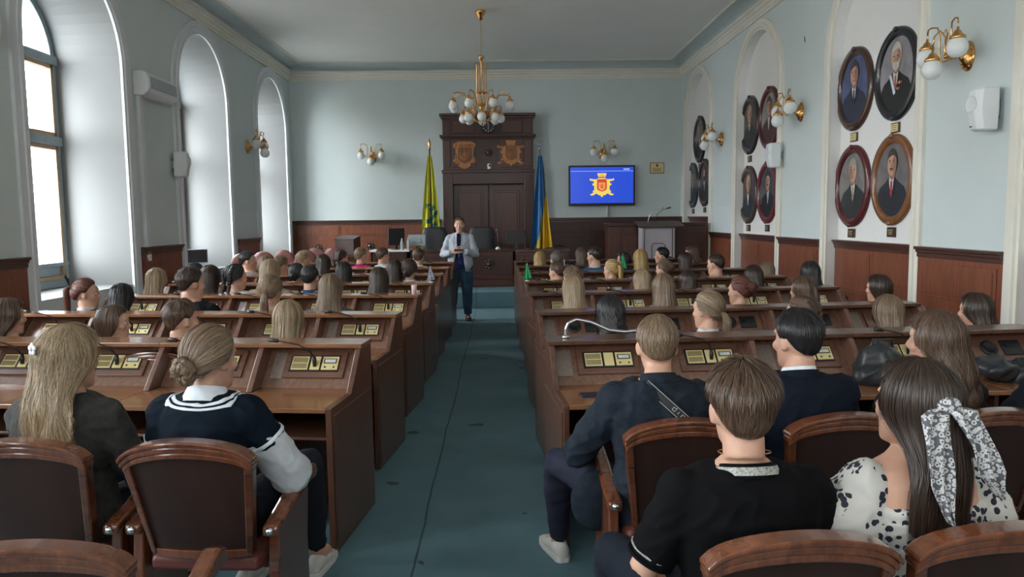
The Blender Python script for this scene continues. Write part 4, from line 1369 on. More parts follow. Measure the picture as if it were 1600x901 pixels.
for i, (px_, y_) in enumerate(((-4.05, 12.35), (-3.90, 12.95), (-3.72, 13.5), (-3.30, 13.35), (-3.35, 14.3), (-3.0, 14.2))):
    round_chair(px_, y_, R(-12), ['red-brown round-backed chair nearest the window pier, behind the man in the checked shirt', 'second empty round-backed chair from the window pier', 'third empty round-backed chair from the window pier',
                'fourth empty round-backed chair from the window pier', 'fifth empty round-backed chair from the window pier', 'empty round-backed chair farthest from the window pier'][i])

PEOPLE = [
    (-3.158, 4.899, 1.194, -0.122, 'f', 'long', 'brown', (0.008, 0.008, 0.01), -35, 'person with straight dark brown hair at the left edge, second row', None),
    (-2.441, 4.811, 1.153, -0.122, 'f', 'bob', 'brown', (0.01, 0.014, 0.026), -70, 'person with a dark bob and fringe turned right, second row', None),
    (-1.939, 4.635, 1.193, -0.122, 'm', 'shaggy', 'brown', (0.008, 0.008, 0.01), -35, 'person with thick tousled brown hair bent over the desk, second row left', None),
    (-1.301, 4.671, 1.181, -0.122, 'f', 'long', 'blonde', (0.08, 0.085, 0.09), 0, 'person with long straight blonde hair, second row left nearest the aisle', None),
    (-3.38, 6.244, 1.216, -0.113, 'f', 'pony', 'red', (0.01, 0.014, 0.026), -70, 'person with a reddish ponytail in profile by the tall window', (0.55, 0.57, 0.6)),
    (-3.079, 6.209, 1.173, -0.113, 'f', 'long', 'black', (0.008, 0.008, 0.01), 0, 'person with glossy black hair in front of the white window reveal', None),
    (-2.483, 6.141, 1.306, -0.113, 'm', 'short', 'dark', (0.008, 0.008, 0.01), -35, 'tall person with short dark hair above the third row on the left', None),
    (-1.82, 6.066, 1.24, -0.113, 'f', 'pony_lo', 'light', (0.25, 0.2, 0.16), 0, 'person with light brown hair in a low ponytail, third row left', None),
    (-1.335, 6.011, 1.245, -0.113, 'f', 'longer', 'light', (0.08, 0.085, 0.09), 0, 'person with long straight light brown hair, third row left nearest the aisle', None),
    (-3.363, 7.48, 1.22, -0.105, 'f', 'long', 'blonde', (0.25, 0.2, 0.16), 0, 'person with sunlit blonde hair below the air conditioner', None),
    (-2.817, 7.423, 1.244, -0.105, 'f', 'long', 'dark', (0.55, 0.57, 0.6), 0, 'person with long dark hair and a pale top, fourth row left', None),
    (-2.549, 7.394, 1.253, -0.105, 'f', 'braids', 'black', (0.55, 0.57, 0.6), -35, 'person with black braids and pale top, fourth row left', None),
    (-2.214, 7.359, 1.3, -0.105, 'f', 'longer', 'blonde', (0.25, 0.2, 0.16), 0, 'tall person with very long blonde hair, fourth row left', None),
    (-1.823, 7.318, 1.242, -0.105, 'm', 'crew', 'black', (0.03, 0.07, 0.13), 0, 'person with cropped black hair and a blue shirt, fourth row left', (0.03, 0.07, 0.13)),
    (-1.147, 7.247, 1.213, -0.105, 'f', 'long', 'dark', (0.008, 0.008, 0.01), 0, 'person with long dark brown hair, fourth row left nearest the aisle', None),
    (-3.47, 8.712, 1.193, -0.087, 'm', 'short', 'black', (0.008, 0.008, 0.01), 0, 'person half hidden behind the tall dark haired head by the second window', None),
    (-2.291, 8.609, 1.186, -0.087, 'f', 'bun', 'black', (0.008, 0.008, 0.01), 0, 'person with black hair in a low bun, fifth row left', None),
    (-1.75, 8.562, 1.197, -0.087, 'f', 'long', 'black', (0.008, 0.008, 0.01), 0, 'person with straight black hair, fifth row left', None),
    (-1.172, 8.511, 1.216, -0.087, 'f', 'long', 'dark', (0.008, 0.008, 0.01), 0, 'person with long dark hair, fifth row left, left of the small bun', None),
    (-1.005, 8.497, 1.226, -0.087, 'f', 'bun', 'dark', (0.55, 0.57, 0.6), 0, 'person with dark tied up hair and white shirt, fifth row left', (0.55, 0.57, 0.6)),
    (-3.27, 9.916, 1.279, -0.087, 'm', 'short', 'black', (0.12, 0.13, 0.15), -70, 'person in a checked shirt in profile near the round-backed chairs', None),
    (-3.042, 9.896, 1.219, -0.087, 'f', 'bob', 'light', (0.25, 0.2, 0.16), 0, 'person with short light hair behind the very long blonde hair', None),
    (-2.83, 9.877, 1.203, -0.087, 'm', 'shaggy', 'light', (0.08, 0.085, 0.09), -35, 'person with short fair hair right of the very long blonde hair', None),
    (-2.27, 9.828, 1.226, -0.087, 'f', 'long', 'dark', (0.008, 0.008, 0.01), 0, 'person with dark hair, sixth row left, under the leaning lectern box', None),
    (-2.867, 11.16, 1.212, -0.087, 'm', 'shaggy', 'blonde', (0.08, 0.085, 0.09), -35, 'person with fair hair looking right, farthest row left', None),
    (-2.298, 11.111, 1.229, -0.087, 'f', 'crown', 'dark', (0.25, 0.2, 0.16), -35, 'person with dark braided hair, farthest row left', None),
    (-2.007, 11.085, 1.269, -0.087, 'm', 'crew', 'light', (0.35, 0.03, 0.13), -35, 'person with cropped fair hair in a magenta shirt', (0.35, 0.03, 0.13)),
    (-1.689, 11.057, 1.266, -0.087, 'm', 'crew', 'brown', (0.55, 0.57, 0.6), -35, 'person with cropped brown hair and white collar, farthest row left', (0.55, 0.57, 0.6)),
    (-1.169, 11.012, 1.243, -0.087, 'm', 'short', 'brown', (0.55, 0.57, 0.6), 0, 'person in a white shirt just left of the standing speaker', (0.55, 0.57, 0.6)),
    (0.678, 4.634, 1.189, 0.082, 'f', 'curly', 'black', (0.008, 0.008, 0.01), 0, 'person with dark curly hair behind the silver gooseneck lamp', None),
    (1.292, 4.685, 1.204, 0.082, 'f', 'pony_lo', 'light', (0.05, 0.05, 0.05), 35, 'person with light brown ponytail and patterned collar, second row right', (0.55, 0.57, 0.6)),
    (1.897, 4.734, 1.158, 0.082, 'f', 'braids', 'brown', (0.008, 0.008, 0.01), 35, 'person with two brown plaits, second row right', None),
    (2.484, 4.783, 1.15, 0.082, 'f', 'long', 'light', (0.008, 0.008, 0.01), 0, 'person with straight ash brown hair, second row right', None),
    (3.075, 4.831, 1.149, 0.082, 'f', 'long', 'dark', (0.008, 0.008, 0.01), 35, 'person with straight dark hair and glasses, second row right by the wall', None),
    (0.583, 5.969, 1.211, 0.087, 'f', 'longer', 'blonde', (0.25, 0.2, 0.16), 0, 'person with long straight fair hair, third row right nearest the aisle', None),
    (1.308, 6.032, 1.212, 0.087, 'f', 'longer', 'light', (0.25, 0.2, 0.16), 0, 'person with long straight light brown hair, third row right', None),
    (1.941, 6.088, 1.175, 0.087, 'f', 'updo', 'red', (0.008, 0.008, 0.01), 35, 'person with auburn hair pinned up, third row right', None),
    (2.47, 6.134, 1.168, 0.087, 'f', 'half', 'brown', (0.008, 0.008, 0.01), 35, 'person with brown hair and a white bow, third row right', None),
    (3.129, 6.192, 1.171, 0.087, 'f', 'bob', 'dark', (0.008, 0.008, 0.01), 35, 'person with dark shoulder length hair against the wainscot, third row right', None),
    (0.695, 7.242, 1.189, 0.096, 'm', 'shaggy', 'light', (0.08, 0.085, 0.09), 35, 'person with light brown hair behind the long fair hair', None),
    (1.381, 7.308, 1.157, 0.096, 'f', 'long', 'blonde', (0.25, 0.2, 0.16), 0, 'person with straight blonde hair, fourth row right', None),
    (1.836, 7.352, 1.139, 0.096, 'f', 'long', 'dark', (0.008, 0.008, 0.01), 0, 'person with dark brown hair, fourth row right', None),
    (2.506, 7.416, 1.176, 0.096, 'f', 'long', 'dark', (0.008, 0.008, 0.01), 0, 'person with dark brown hair in front of the wainscot, fourth row right', None),
    (3.093, 7.473, 1.201, 0.096, 'f', 'long', 'black', (0.008, 0.008, 0.01), 0, 'person with straight jet black hair beside the white pilaster', None),
    (0.644, 8.508, 1.174, 0.096, 'm', 'crew', 'brown', (0.008, 0.008, 0.01), 35, 'person with cropped brown hair, fifth row right nearest the aisle', None),
    (1.268, 8.568, 1.179, 0.096, 'f', 'pony', 'gold', (0.08, 0.085, 0.09), 35, 'person with a golden brown ponytail, fifth row right', None),
    (1.877, 8.627, 1.176, 0.096, 'f', 'updo', 'brown', (0.008, 0.008, 0.01), 35, 'person with pinned up brown hair and hair clip, fifth row right', None),
    (2.494, 8.686, 1.233, 0.096, 'm', 'crew', 'dark', (0.008, 0.008, 0.01), 35, 'person with cropped dark hair beside the pale patch of wall', None),
    (3.113, 8.746, 1.121, 0.096, 'f', 'long', 'light', (0.25, 0.2, 0.16), 0, 'person with light brown hair by the wainscot, fifth row right', None),
    (0.743, 9.739, 1.244, 0.096, 'm', 'crew', 'grey', (0.008, 0.008, 0.01), 0, 'person with greying hair, sixth row right nearest the aisle', None),
    (1.232, 9.786, 1.291, 0.096, 'm', 'crew', 'dark', (0.03, 0.07, 0.13), 35, 'person in a blue suit with white collar, sixth row right', (0.55, 0.57, 0.6)),
    (1.839, 9.844, 1.239, 0.096, 'f', 'long', 'gold', (0.08, 0.085, 0.09), 0, 'person with bright golden hair in front of the pale lectern', None),
    (2.437, 9.902, 1.191, 0.096, 'f', 'long', 'dark', (0.008, 0.008, 0.01), 0, 'person with long dark hair right of the pale lectern', None),
    (0.588, 11.004, 1.171, 0.096, 'f', 'curly', 'gold', (0.08, 0.085, 0.09), 0, 'person with curly golden hair, farthest row right nearest the aisle', None),
    (1.205, 11.063, 1.23, 0.096, 'f', 'long', 'brown', (0.08, 0.085, 0.09), 0, 'person with straight brown hair, farthest row right', None),
    (1.826, 11.123, 1.144, 0.096, 'f', 'bob', 'black', (0.008, 0.008, 0.01), 70, 'person with black hair turned left, farthest row right', None),
    (2.407, 11.179, 1.205, 0.096, 'm', 'short', 'black', (0.008, 0.008, 0.01), 70, 'person with short black hair in profile before the pale lectern', None),
    (2.861, 11.223, 1.224, 0.096, 'f', 'long_wavy', 'brown', (0.008, 0.008, 0.01), 70, 'person with wavy brown hair turned left in front of the rostrum', None),
]

# ------------------------------------------------------------------ people
from mathutils import noise as mnoise
DG = None
M['skin'] = noisy('skin', (0.52, 0.29, 0.205), (0.60, 0.35, 0.25), 9, 0.5, Subsurface_Weight=0.08, Subsurface_Scale=0.02)
M['skin'].node_tree.nodes['Principled BSDF'].inputs['Subsurface Radius'].default_value = (1, .3, .15)
M['eye'] = mat('eye_white', (0.6, 0.58, 0.55), 0.2)
M['iris'] = mat('eye_iris', (0.03, 0.02, 0.015), 0.15)
M['sole'] = mat('white_rubber', (0.62, 0.62, 0.60), 0.5)


def remeshed(w, name, vox, smooth=4, wrinkle=0.0, seed=0, cut=None):
    """fuse overlapping closed pieces into one continuous smooth skin"""
    me = w.mesh(name)
    ob = bpy.data.objects.new(name, me)
    C.objects.link(ob)
    r = ob.modifiers.new('r', 'REMESH'); r.mode = 'VOXEL'; r.voxel_size = vox
    s_ = ob.modifiers.new('s', 'SMOOTH'); s_.factor = .5; s_.iterations = smooth
    dg = bpy.context.evaluated_depsgraph_get()
    m2 = bpy.data.meshes.new_from_object(ob.evaluated_get(dg))
    m2.name = name
    bpy.data.objects.remove(ob)
    if wrinkle:
        n = len(m2.vertices)
        co = np.empty(n * 3); m2.vertices.foreach_get('co', co); co = co.reshape(-1, 3)
        no = np.empty(n * 3); m2.vertices.foreach_get('normal', no); no = no.reshape(-1, 3)
        d = np.empty(n)
        for i in range(n):
            x, y, z = co[i]
            q = mnoise.noise((x * 9 + seed, y * 9, z * 5))
            d[i] = q * .6 + (1 - abs(mnoise.noise((x * 7 + 3 + q, y * 7, (z + .5 * abs(x)) * 16 + seed)))) ** 4 * .9
        co += no * (d * wrinkle)[:, None]
        m2.vertices.foreach_set('co', co.ravel())
    m2.shade_smooth()
    return m2


def link_mesh(name, me, m, parent, T=None):
    o = bpy.data.objects.new(name, me)
    if not me.materials: me.materials.append(m)
    C.objects.link(o)
    o.material_slots[0].link = 'OBJECT'
    o.material_slots[0].material = m
    o.parent = parent
    if T is not None: o.matrix_local = T
    return o


def ering(cx, cy, z, rx, ry, n=24, p=1.0):
    out = []
    for i in range(n):
        a = 2 * PI * i / n
        c_, s_ = math.cos(a), math.sin(a)
        out.append((cx + rx * math.copysign(abs(c_) ** p, c_), cy + ry * math.copysign(abs(s_) ** p, s_), z))
    return out


HC = 1.160      # seated head centre


def head_T(yaw=0, pitch=0, dz=0.0, hx=0.0, hy=-.02, roll=0):
    return Matrix.Translation((hx, hy, HC + dz)) @ Matrix.Rotation(R(yaw), 4, 'Z') @ Matrix.Rotation(R(pitch), 4, 'X') @ Matrix.Rotation(R(roll), 4, 'Y')


def add_head(w, T, sex):
    k = 1.0 if sex == 'm' else .955
    q = MB()
    q.ell((0, -.014, .020), (.074, .094, .094), 24, 16)
    q.loft([ering(0, cy, z, rx, ry, 20) for z, rx, ry, cy in ((-.118, .020, .022, .062), (-.108, .034, .040, .050), (-.085, .050, .060, .030), (-.05, .061, .076, .014), (0, .068, .086, .004), (.05, .070, .090, .0), (.08, .055, .07, 0))])
    q.tube([(0, .082, .022), (0, .094, .0), (0, .104, -.018), (0, .100, -.028)], [.007, .009, .011, .009], 8)
    q.ell((0, .096, -.029), (.016, .010, .008), 10, 8)
    q.ell((0, .076, .036), (.052, .014, .010), 12, 8)
    for sx in (-1, 1):
        q.ell((sx * .045, .060, -.020), (.022, .022, .022), 10, 8)
        q.ell((sx * .0765, -.006, -.006), (.008, .019, .031), 12, 10, Matrix.Rotation(R(-14 * sx), 4, 'Z') @ Matrix.Rotation(R(-10), 4, 'X'))
        q.ell((sx * .073, .004, -.024), (.008, .010, .012), 8, 6)
    q.ell((0, .086, -.056), (.023, .011, .0055), 10, 8)
    q.ell((0, .084, -.067), (.019, .011, .006), 10, 8)
    q.ell((0, .070, -.098), (.022, .020, .016), 10, 8)
    q.tube([(0, -.012, -.05), (0, -.03, -.12)], [.054 if sex == 'm' else .046] * 2, 16)
    w.add([T @ (Vector(p) * k) for p in q.v], q.f)


def add_torso(w, sex, inf=0.0, dz=0.0, lean=0.0, low=.44, top=1.05):
    k = 1.0 if sex == 'm' else .90
    pr = [(.44, .165, .118, -.02), (.52, .17, .122, -.03), (.62, .155, .110, -.045), (.72, .148, .100, -.055), (.82, .165, .108, -.055), (.90, .185, .112, -.055), (.96, .185, .098, -.055), (.995, .155, .078, -.05), (1.02, .095, .062, -.045), (1.05, .058, .052, -.04), (1.09, .050, .050, -.035)]
    rs = []
    for z, rx, ry, cy in pr:
        if z < low - .001 or z > top + .001: continue
        f = 1.0 if z < .9 else max(0.0, 1 - (z - .9) / .25)
        kk = k if z > .6 else (k + 1.06) / 2
        if sex == 'f' and .68 < z < .78: kk *= .90
        rs.append(ering(0, cy + lean * (z - .45), z + dz + inf * .5, rx * kk + inf, ry * (k + 1) / 2 + inf, 28, .88))
    w.loft(rs)


def add_arm(w, sh, el, wr, s=1.0, inf=0.0, end=1.0, puff=0.0, start=0.0):
    """tapering arm; end = fraction of the way (0..2: 1 = elbow, 2 = wrist)"""
    sh, el, wr = Vector(sh), Vector(el), Vector(wr)
    pts, rs = [], []
    seq = [(0.0, .054), (.3, .052), (.6, .046), (.9, .040), (1.0, .040), (1.15, .042), (1.4, .038), (1.75, .030), (2.0, .026)]
    for t, r in seq:
        if t > end + 1e-6: break
        if t < start: continue
        p = sh.lerp(el, t) if t <= 1 else el.lerp(wr, t - 1)
        pts.append(p); rs.append(r * s + inf + puff * math.sin(PI * min(1, t / max(end, .01))))
    if seq[-1][0] > end and pts:
        p = sh.lerp(el, end) if end <= 1 else el.lerp(wr, end - 1)
        if (p - pts[-1]).length > .01: pts.append(p); rs.append(rs[-1])
    w.tube(pts, rs, 16)
    if start == 0: w.ell(sh, (rs[0] * 1.08,) * 3, 14, 10)


def add_hand(w, wr, d, nrm, side, curl=.5, s=1.0):
    """palm with five unequal fingers; d = pointing direction, nrm = back of the hand, side = +1 when the thumb is on d x nrm side"""
    d = Vector(d).normalized(); nrm = Vector(nrm); nrm = (nrm - d * nrm.dot(d)).normalized()
    sd = d.cross(nrm) * side
    wr = Vector(wr)
    B = Matrix((sd, d, nrm)).transposed().to_4x4()
    w.ell(wr + d * .045 * s, (.040 * s, .052 * s, .016 * s), 14, 10, B)
    w.tube([wr - d * .02, wr + d * .03], [.025 * s, .024 * s], 10)
    for i, (o_, L) in enumerate(((.030, .070), (.011, .078), (-.009, .072), (-.028, .058))):
        p = wr + d * .082 * s + sd * o_ * s
        pts = [p - d * .02 * s, p]
        a = 0
        for L_ in (.45, .32, .23):
            a += curl * .9
            p = p + (d * math.cos(a) - nrm * math.sin(a)) * L * L_ * s
            pts.append(p)
        w.tube(pts, [.0092 * s, .0092 * s, .0085 * s, .0080 * s, .0070 * s], 8)
    p0 = wr + d * .025 * s + sd * .030 * s
    w.tube([p0, p0 + (d * .5 + sd * .8 - nrm * .2).normalized() * .035 * s, p0 + (d * .8 + sd * .8 - nrm * .4).normalized() * .062 * s, p0 + (d * 1.0 + sd * .5 - nrm * .5).normalized() * .085 * s], [.013 * s, .0115 * s, .0095 * s, .0075 * s], 8)


def add_leg(w, hip, kn, an, inf=0.0, s=1.0, end=1.0):
    hip, kn, an = Vector(hip), Vector(kn), Vector(an)
    pts = [hip, hip.lerp(kn, .4), hip.lerp(kn, .85), kn, kn.lerp(an, .12), kn.lerp(an, .35), kn.lerp(an, .75 * end), kn.lerp(an, end)]
    rs = [.088, .080, .060, .056, .055, .054, .040, .034]
    w.tube(pts, [r * s + inf for r in rs], 16)


SEAT = dict(sh=((-.158, -.05, .943), (.158, -.05, .943)), el=((-.225, .05, .69), (.225, .05, .69)), wr=((-.13, .30, .655), (.13, .30, .655)),
            hip=((-.09, -.01, .53), (.09, -.01, .53)), kn=((-.13, .42, .53), (.13, .42, .53)), an=((-.13, .47, .10), (.13, .47, .10)), dz=0.0, lean=0.0)

SEATG = dict(SEAT, sh=((-.158, -.05, .883), (.158, -.05, .883)), el=((-.225, .05, .65), (.225, .05, .65)), dz=-.06)


def body(sex, T, P=SEAT, vox=.009, hand=None, curl=.5):
    k = 1.0 if sex == 'm' else .92
    w = MB()
    add_head(w, T, sex)
    add_torso(w, sex, 0, P['dz'], P['lean'])
    b = T @ Vector((0, -.03, -.06))
    w.tube([(0, -.045 + P['lean'] * .55, .985 + P['dz']), ((b.x) * .5, (-.04 + P['lean'] * .55 + b.y) / 2, (1.0 + P['dz'] + b.z) / 2 + .01), b], [.062 * k, .054 * k, .052 * k], 16)
    for i in (0, 1):
        add_arm(w, P['sh'][i], P['el'][i], P['wr'][i], k)
        d = (Vector(P['wr'][i]) - Vector(P['el'][i])).normalized()
        if hand: add_hand(w, P['wr'][i], hand[i][0], hand[i][1], hand[i][2], curl, k)
        else: add_hand(w, P['wr'][i], (d.x * .4, d.y, d.z * .3 - .1), (0, .1, 1), (1 if i == 0 else -1), curl, k)
        add_leg(w, P['hip'][i], P['kn'][i], P['an'][i])
        a = Vector(P['an'][i]); f = Vector(P.get('toe', ((0, 1, 0), (0, 1, 0)))[i]).normalized()
        w.tube([a, a + f * .02 + Vector((0, 0, -.05)), a + f * .14 + Vector((0, 0, -.07))], [.034, .04, .03], 10)
    return remeshed(w, 'body', vox, 3)


def top_mesh(sex, P=SEAT, sleeve=1.95, inf=.014, vox=.010, low=.44, neck=1.02, puff=0.0, wr=.006, seed=0, name='top', sl_inf=None):
    k = 1.0 if sex == 'm' else .92
    w = MB()
    add_torso(w, sex, inf, P['dz'], P['lean'], low, neck)
    if sleeve:
        for i in (0, 1): add_arm(w, P['sh'][i], P['el'][i], P['wr'][i], k, inf if sl_inf is None else sl_inf, sleeve, puff)
    return remeshed(w, name, vox, 5, wr, seed)


def trouser_mesh(sex, P=SEAT, inf=.012, seed=0):
    w = MB()
    dz = P['dz']
    w.loft([ering(0, -.02 + P['lean'] * .0, z + dz, rx + inf, ry + inf, 24) for z, rx, ry in ((.43, .14, .11), (.47, .168, .12), (.54, .165, .118), (.60, .155, .11))])
    for i in (0, 1): add_leg(w, P['hip'][i], P['kn'][i], P['an'][i], inf, 1.0, .97)
    return remeshed(w, 'trousers', .012, 4, .006, seed)


def shoe_mesh(P, i):
    a = Vector(P['an'][i]); f = Vector(P.get('toe', ((0, 1, 0), (0, 1, 0)))[i]); f.z = 0; f.normalize(); s_ = Vector((-f.y, f.x, 0))
    w = MB()
    rings = []
    for t, hw, h0, h1 in ((-.075, .018, .012, .06), (-.06, .034, .004, .085), (0, .040, .002, .105), (.05, .043, .002, .085), (.11, .047, .002, .060), (.16, .045, .002, .045), (.195, .032, .006, .032), (.21, .012, .012, .024)):
        c = a + f * t; c.z = 0
        rings.append([tuple(c + s_ * (hw * math.cos(q)) + Vector((0, 0, (h0 + h1) / 2 + (h1 - h0) / 2 * math.sin(q)))) for q in [2 * PI * j / 16 for j in range(16)]])
    w.loft(rings)
    v = MB(); rr = []
    for t, hw in ((-.08, .02), (-.06, .037), (.0, .042), (.11, .050), (.17, .046), (.205, .030), (.215, .01)):
        c = a + f * t
        rr.append((c, hw))
    pl_ = [c + s_ * hw for c, hw in rr] + [c - s_ * hw for c, hw in reversed(rr)]
    v.prism([(p.x, p.y) for p in pl_], 'z', 0.0, .024)
    return w, v


# ---- hair: surfaces P(phi, t) covered with ribbons
def hmat(name, dark, light, rough=.42):
    m = mat(name, dark, rough)
    n, l, b = nodes(m)
    at = n.new('ShaderNodeAttribute'); at.attribute_name = 'tone'
    f = noise_tex(n, l, 40, (1, 1, .12), 3)
    mx = n.new('ShaderNodeMath'); mx.operation = 'MULTIPLY_ADD'; mx.inputs[1].default_value = .45
    l.new(f, mx.inputs[0]); 
    sb = n.new('ShaderNodeMath'); sb.operation = 'ADD'; sb.inputs[1].default_value = -.22
    l.new(at.outputs['Fac'], sb.inputs[0]); l.new(sb.outputs[0], mx.inputs[2])
    mid = tuple((a + c) * .45 for a, c in zip(dark, light))
    l.new(ramp(n, l, mx.outputs[0], [(0.05, dark), (0.5, mid), (0.95, light)]), b.inputs['Base Color'])
    b.inputs['Anisotropic'].default_value = .6
    return m


HM = {
    'black': hmat('black_hair', (0.006, 0.006, 0.008), (0.030, 0.028, 0.030)),
    'dark': hmat('dark_brown_hair', (0.012, 0.007, 0.005), (0.065, 0.038, 0.026)),
    'brown': hmat('brown_hair', (0.035, 0.019, 0.012), (0.15, 0.090, 0.058)),
    'light': hmat('light_brown_hair', (0.075, 0.046, 0.028), (0.30, 0.205, 0.13)),
    'blonde': hmat('blonde_hair', (0.13, 0.082, 0.044), (0.50, 0.37, 0.23)),
    'gold': hmat('golden_blonde_hair', (0.17, 0.095, 0.03), (0.62, 0.42, 0.17)),
    'red': hmat('auburn_hair', (0.045, 0.012, 0.009), (0.17, 0.055, 0.035)),
    'grey': hmat('grey_brown_hair', (0.055, 0.043, 0.037), (0.20, 0.165, 0.145)),
}
EC = np.array([0, -.014, .022])


def ell_pt(phi, th, rad):
    """point on the scalp ellipsoid: phi 0 = front (+y), th from the crown axis"""
    s = np.sin(th)
    return np.stack([EC[0] + rad[0] * s * np.sin(phi), EC[1] + rad[1] * s * np.cos(phi), EC[2] + rad[2] * np.cos(th)], -1)


def hairline(phi, nape=140, side=92, front=50):
    a = np.abs(phi)
    return np.radians(np.interp(a, np.radians([0, 35, 62, 78, 96, 118, 145, 180]), [front, front + 4, front + 24, side + 6, side, side + 26, nape - 5, nape]))


def sm(x): x = np.clip(x, 0, 1); return x * x * (3 - 2 * x)


def P_long(L=.36, flare=.0, wave=0.0, vol=1.0, back=-.165, tip=.0, part=0.0, wfreq=9, taper=.0):
    rad = np.array([.088, .112, .112]) * vol
    def f(phi, t):
        thm = np.where(np.abs(phi) < R(58), np.minimum(hairline(phi), R(96)), R(98))
        ts = .36
        u = np.clip(t / ts, 0, 1)
        p = ell_pt(phi, thm * u, rad)
        v = np.clip((t - ts) / (1 - ts), 0, 1)
        a = np.abs(phi)
        fall = sm((a - R(55)) / R(20))
        Lp = L * fall * (1 - tip * (1 - sm((a - R(60)) / R(110)))) 
        dz = -v * Lp
        yt = back + .055 * np.cos(np.clip((np.pi - a) * 1.25, 0, np.pi / 2) - np.pi / 2) * 1.0
        k = sm(-dz / .17)
        y = p[..., 1] * (1 - k) + (yt) * k
        y = np.where(a > R(120), y, p[..., 1] * (1 - k * .8) + (yt) * k * .8)
        x = p[..., 0] * (1 + (flare - taper) * sm(-dz / .25)) * (1 - .10 * np.sin(np.clip(-dz / .18, 0, 1) * np.pi))
        w_ = wave * sm(v * 1.5)
        x = x + w_ * np.sin(dz * wfreq * 6 + phi * 5)
        y = y + w_ * np.cos(dz * wfreq * 6 + phi * 7) * .8
        return np.stack([x, y, p[..., 2] + dz], -1)
    return f


def P_short(th_top=.020, th_side=.008, nape=140, side=84, front=46, fluff=0.0):
    def f(phi, t):
        hl = hairline(phi, nape, side, front)
        th = hl * t
        k = sm(1 - th / R(95))
        e_ = np.where(t > .93, (1 - t) / .07, 1.0)
        tk = (th_side * (1 - .88 * sm((th - R(62)) / R(42))) + (th_top - th_side) * k + fluff * np.sin(phi * 5 + th * 7) * k) * (.15 + .85 * e_)
        rad = np.array([.0765, .0965, .0960])
        s = np.sin(th)
        return np.stack([(rad[0] + tk) * s * np.sin(phi), EC[1] + (rad[1] + tk) * s * np.cos(phi), EC[2] - .004 + (rad[2] + tk) * np.cos(th)], -1)
    return f


def P_gather(G, th=.012, nape=138, side=88, front=46, puff=.0):
    g = np.array(G, float); g /= np.linalg.norm(g)
    def f(phi, t):
        hl = hairline(phi, nape, side, front)
        d0 = np.stack([np.sin(hl) * np.sin(phi), np.sin(hl) * np.cos(phi), np.cos(hl)], -1)
        c = np.clip((d0 * g).sum(-1), -1, .999)
        om = np.arccos(c); so = np.sin(om)
        tt = t
        d = d0 * (np.sin((1 - tt) * om) / so)[..., None] + g * (np.sin(tt * om) / so)[..., None]
        tk = th * np.clip(np.minimum(t / .08, 1), .15, 1) + puff * np.sin(np.pi * t)
        rad = np.stack([.0775 + tk, .0975 + tk, .0975 + tk], -1)
        return EC + d * rad
    return f


def P_tail(curve, radii, flat=1.0, twist=0.0, braid=0, bulge=.0):
    C_ = np.array(curve, float); tr = np.linspace(0, 1, len(C_)); rr = np.array(radii, float)
    def f(phi, t):
        c = np.stack([np.interp(t, tr, C_[:, i]) for i in range(3)], -1)
        e = .02
        c2 = np.stack([np.interp(np.clip(t + e, 0, 1), tr, C_[:, i]) for i in range(3)], -1)
        c1 = np.stack([np.interp(np.clip(t - e, 0, 1), tr, C_[:, i]) for i in range(3)], -1)
        d = c2 - c1; d /= np.maximum(np.linalg.norm(d, axis=-1, keepdims=True), 1e-6)
        ref = np.array([1.0, 0, 0])
        u = np.cross(d, ref); u /= np.maximum(np.linalg.norm(u, axis=-1, keepdims=True), 1e-6)
        v = np.cross(d, u)
        r = np.interp(t, np.linspace(0, 1, len(rr)), rr)
        if braid: r = r * (.78 + .34 * np.abs(np.sin(t * braid * np.pi + np.where(np.sin(phi) > 0, 0, np.pi / 2))))
        a = phi + twist * t
        return c + (u * (np.cos(a) * flat)[..., None] + v * np.sin(a)[..., None]) * r[..., None]
    return f


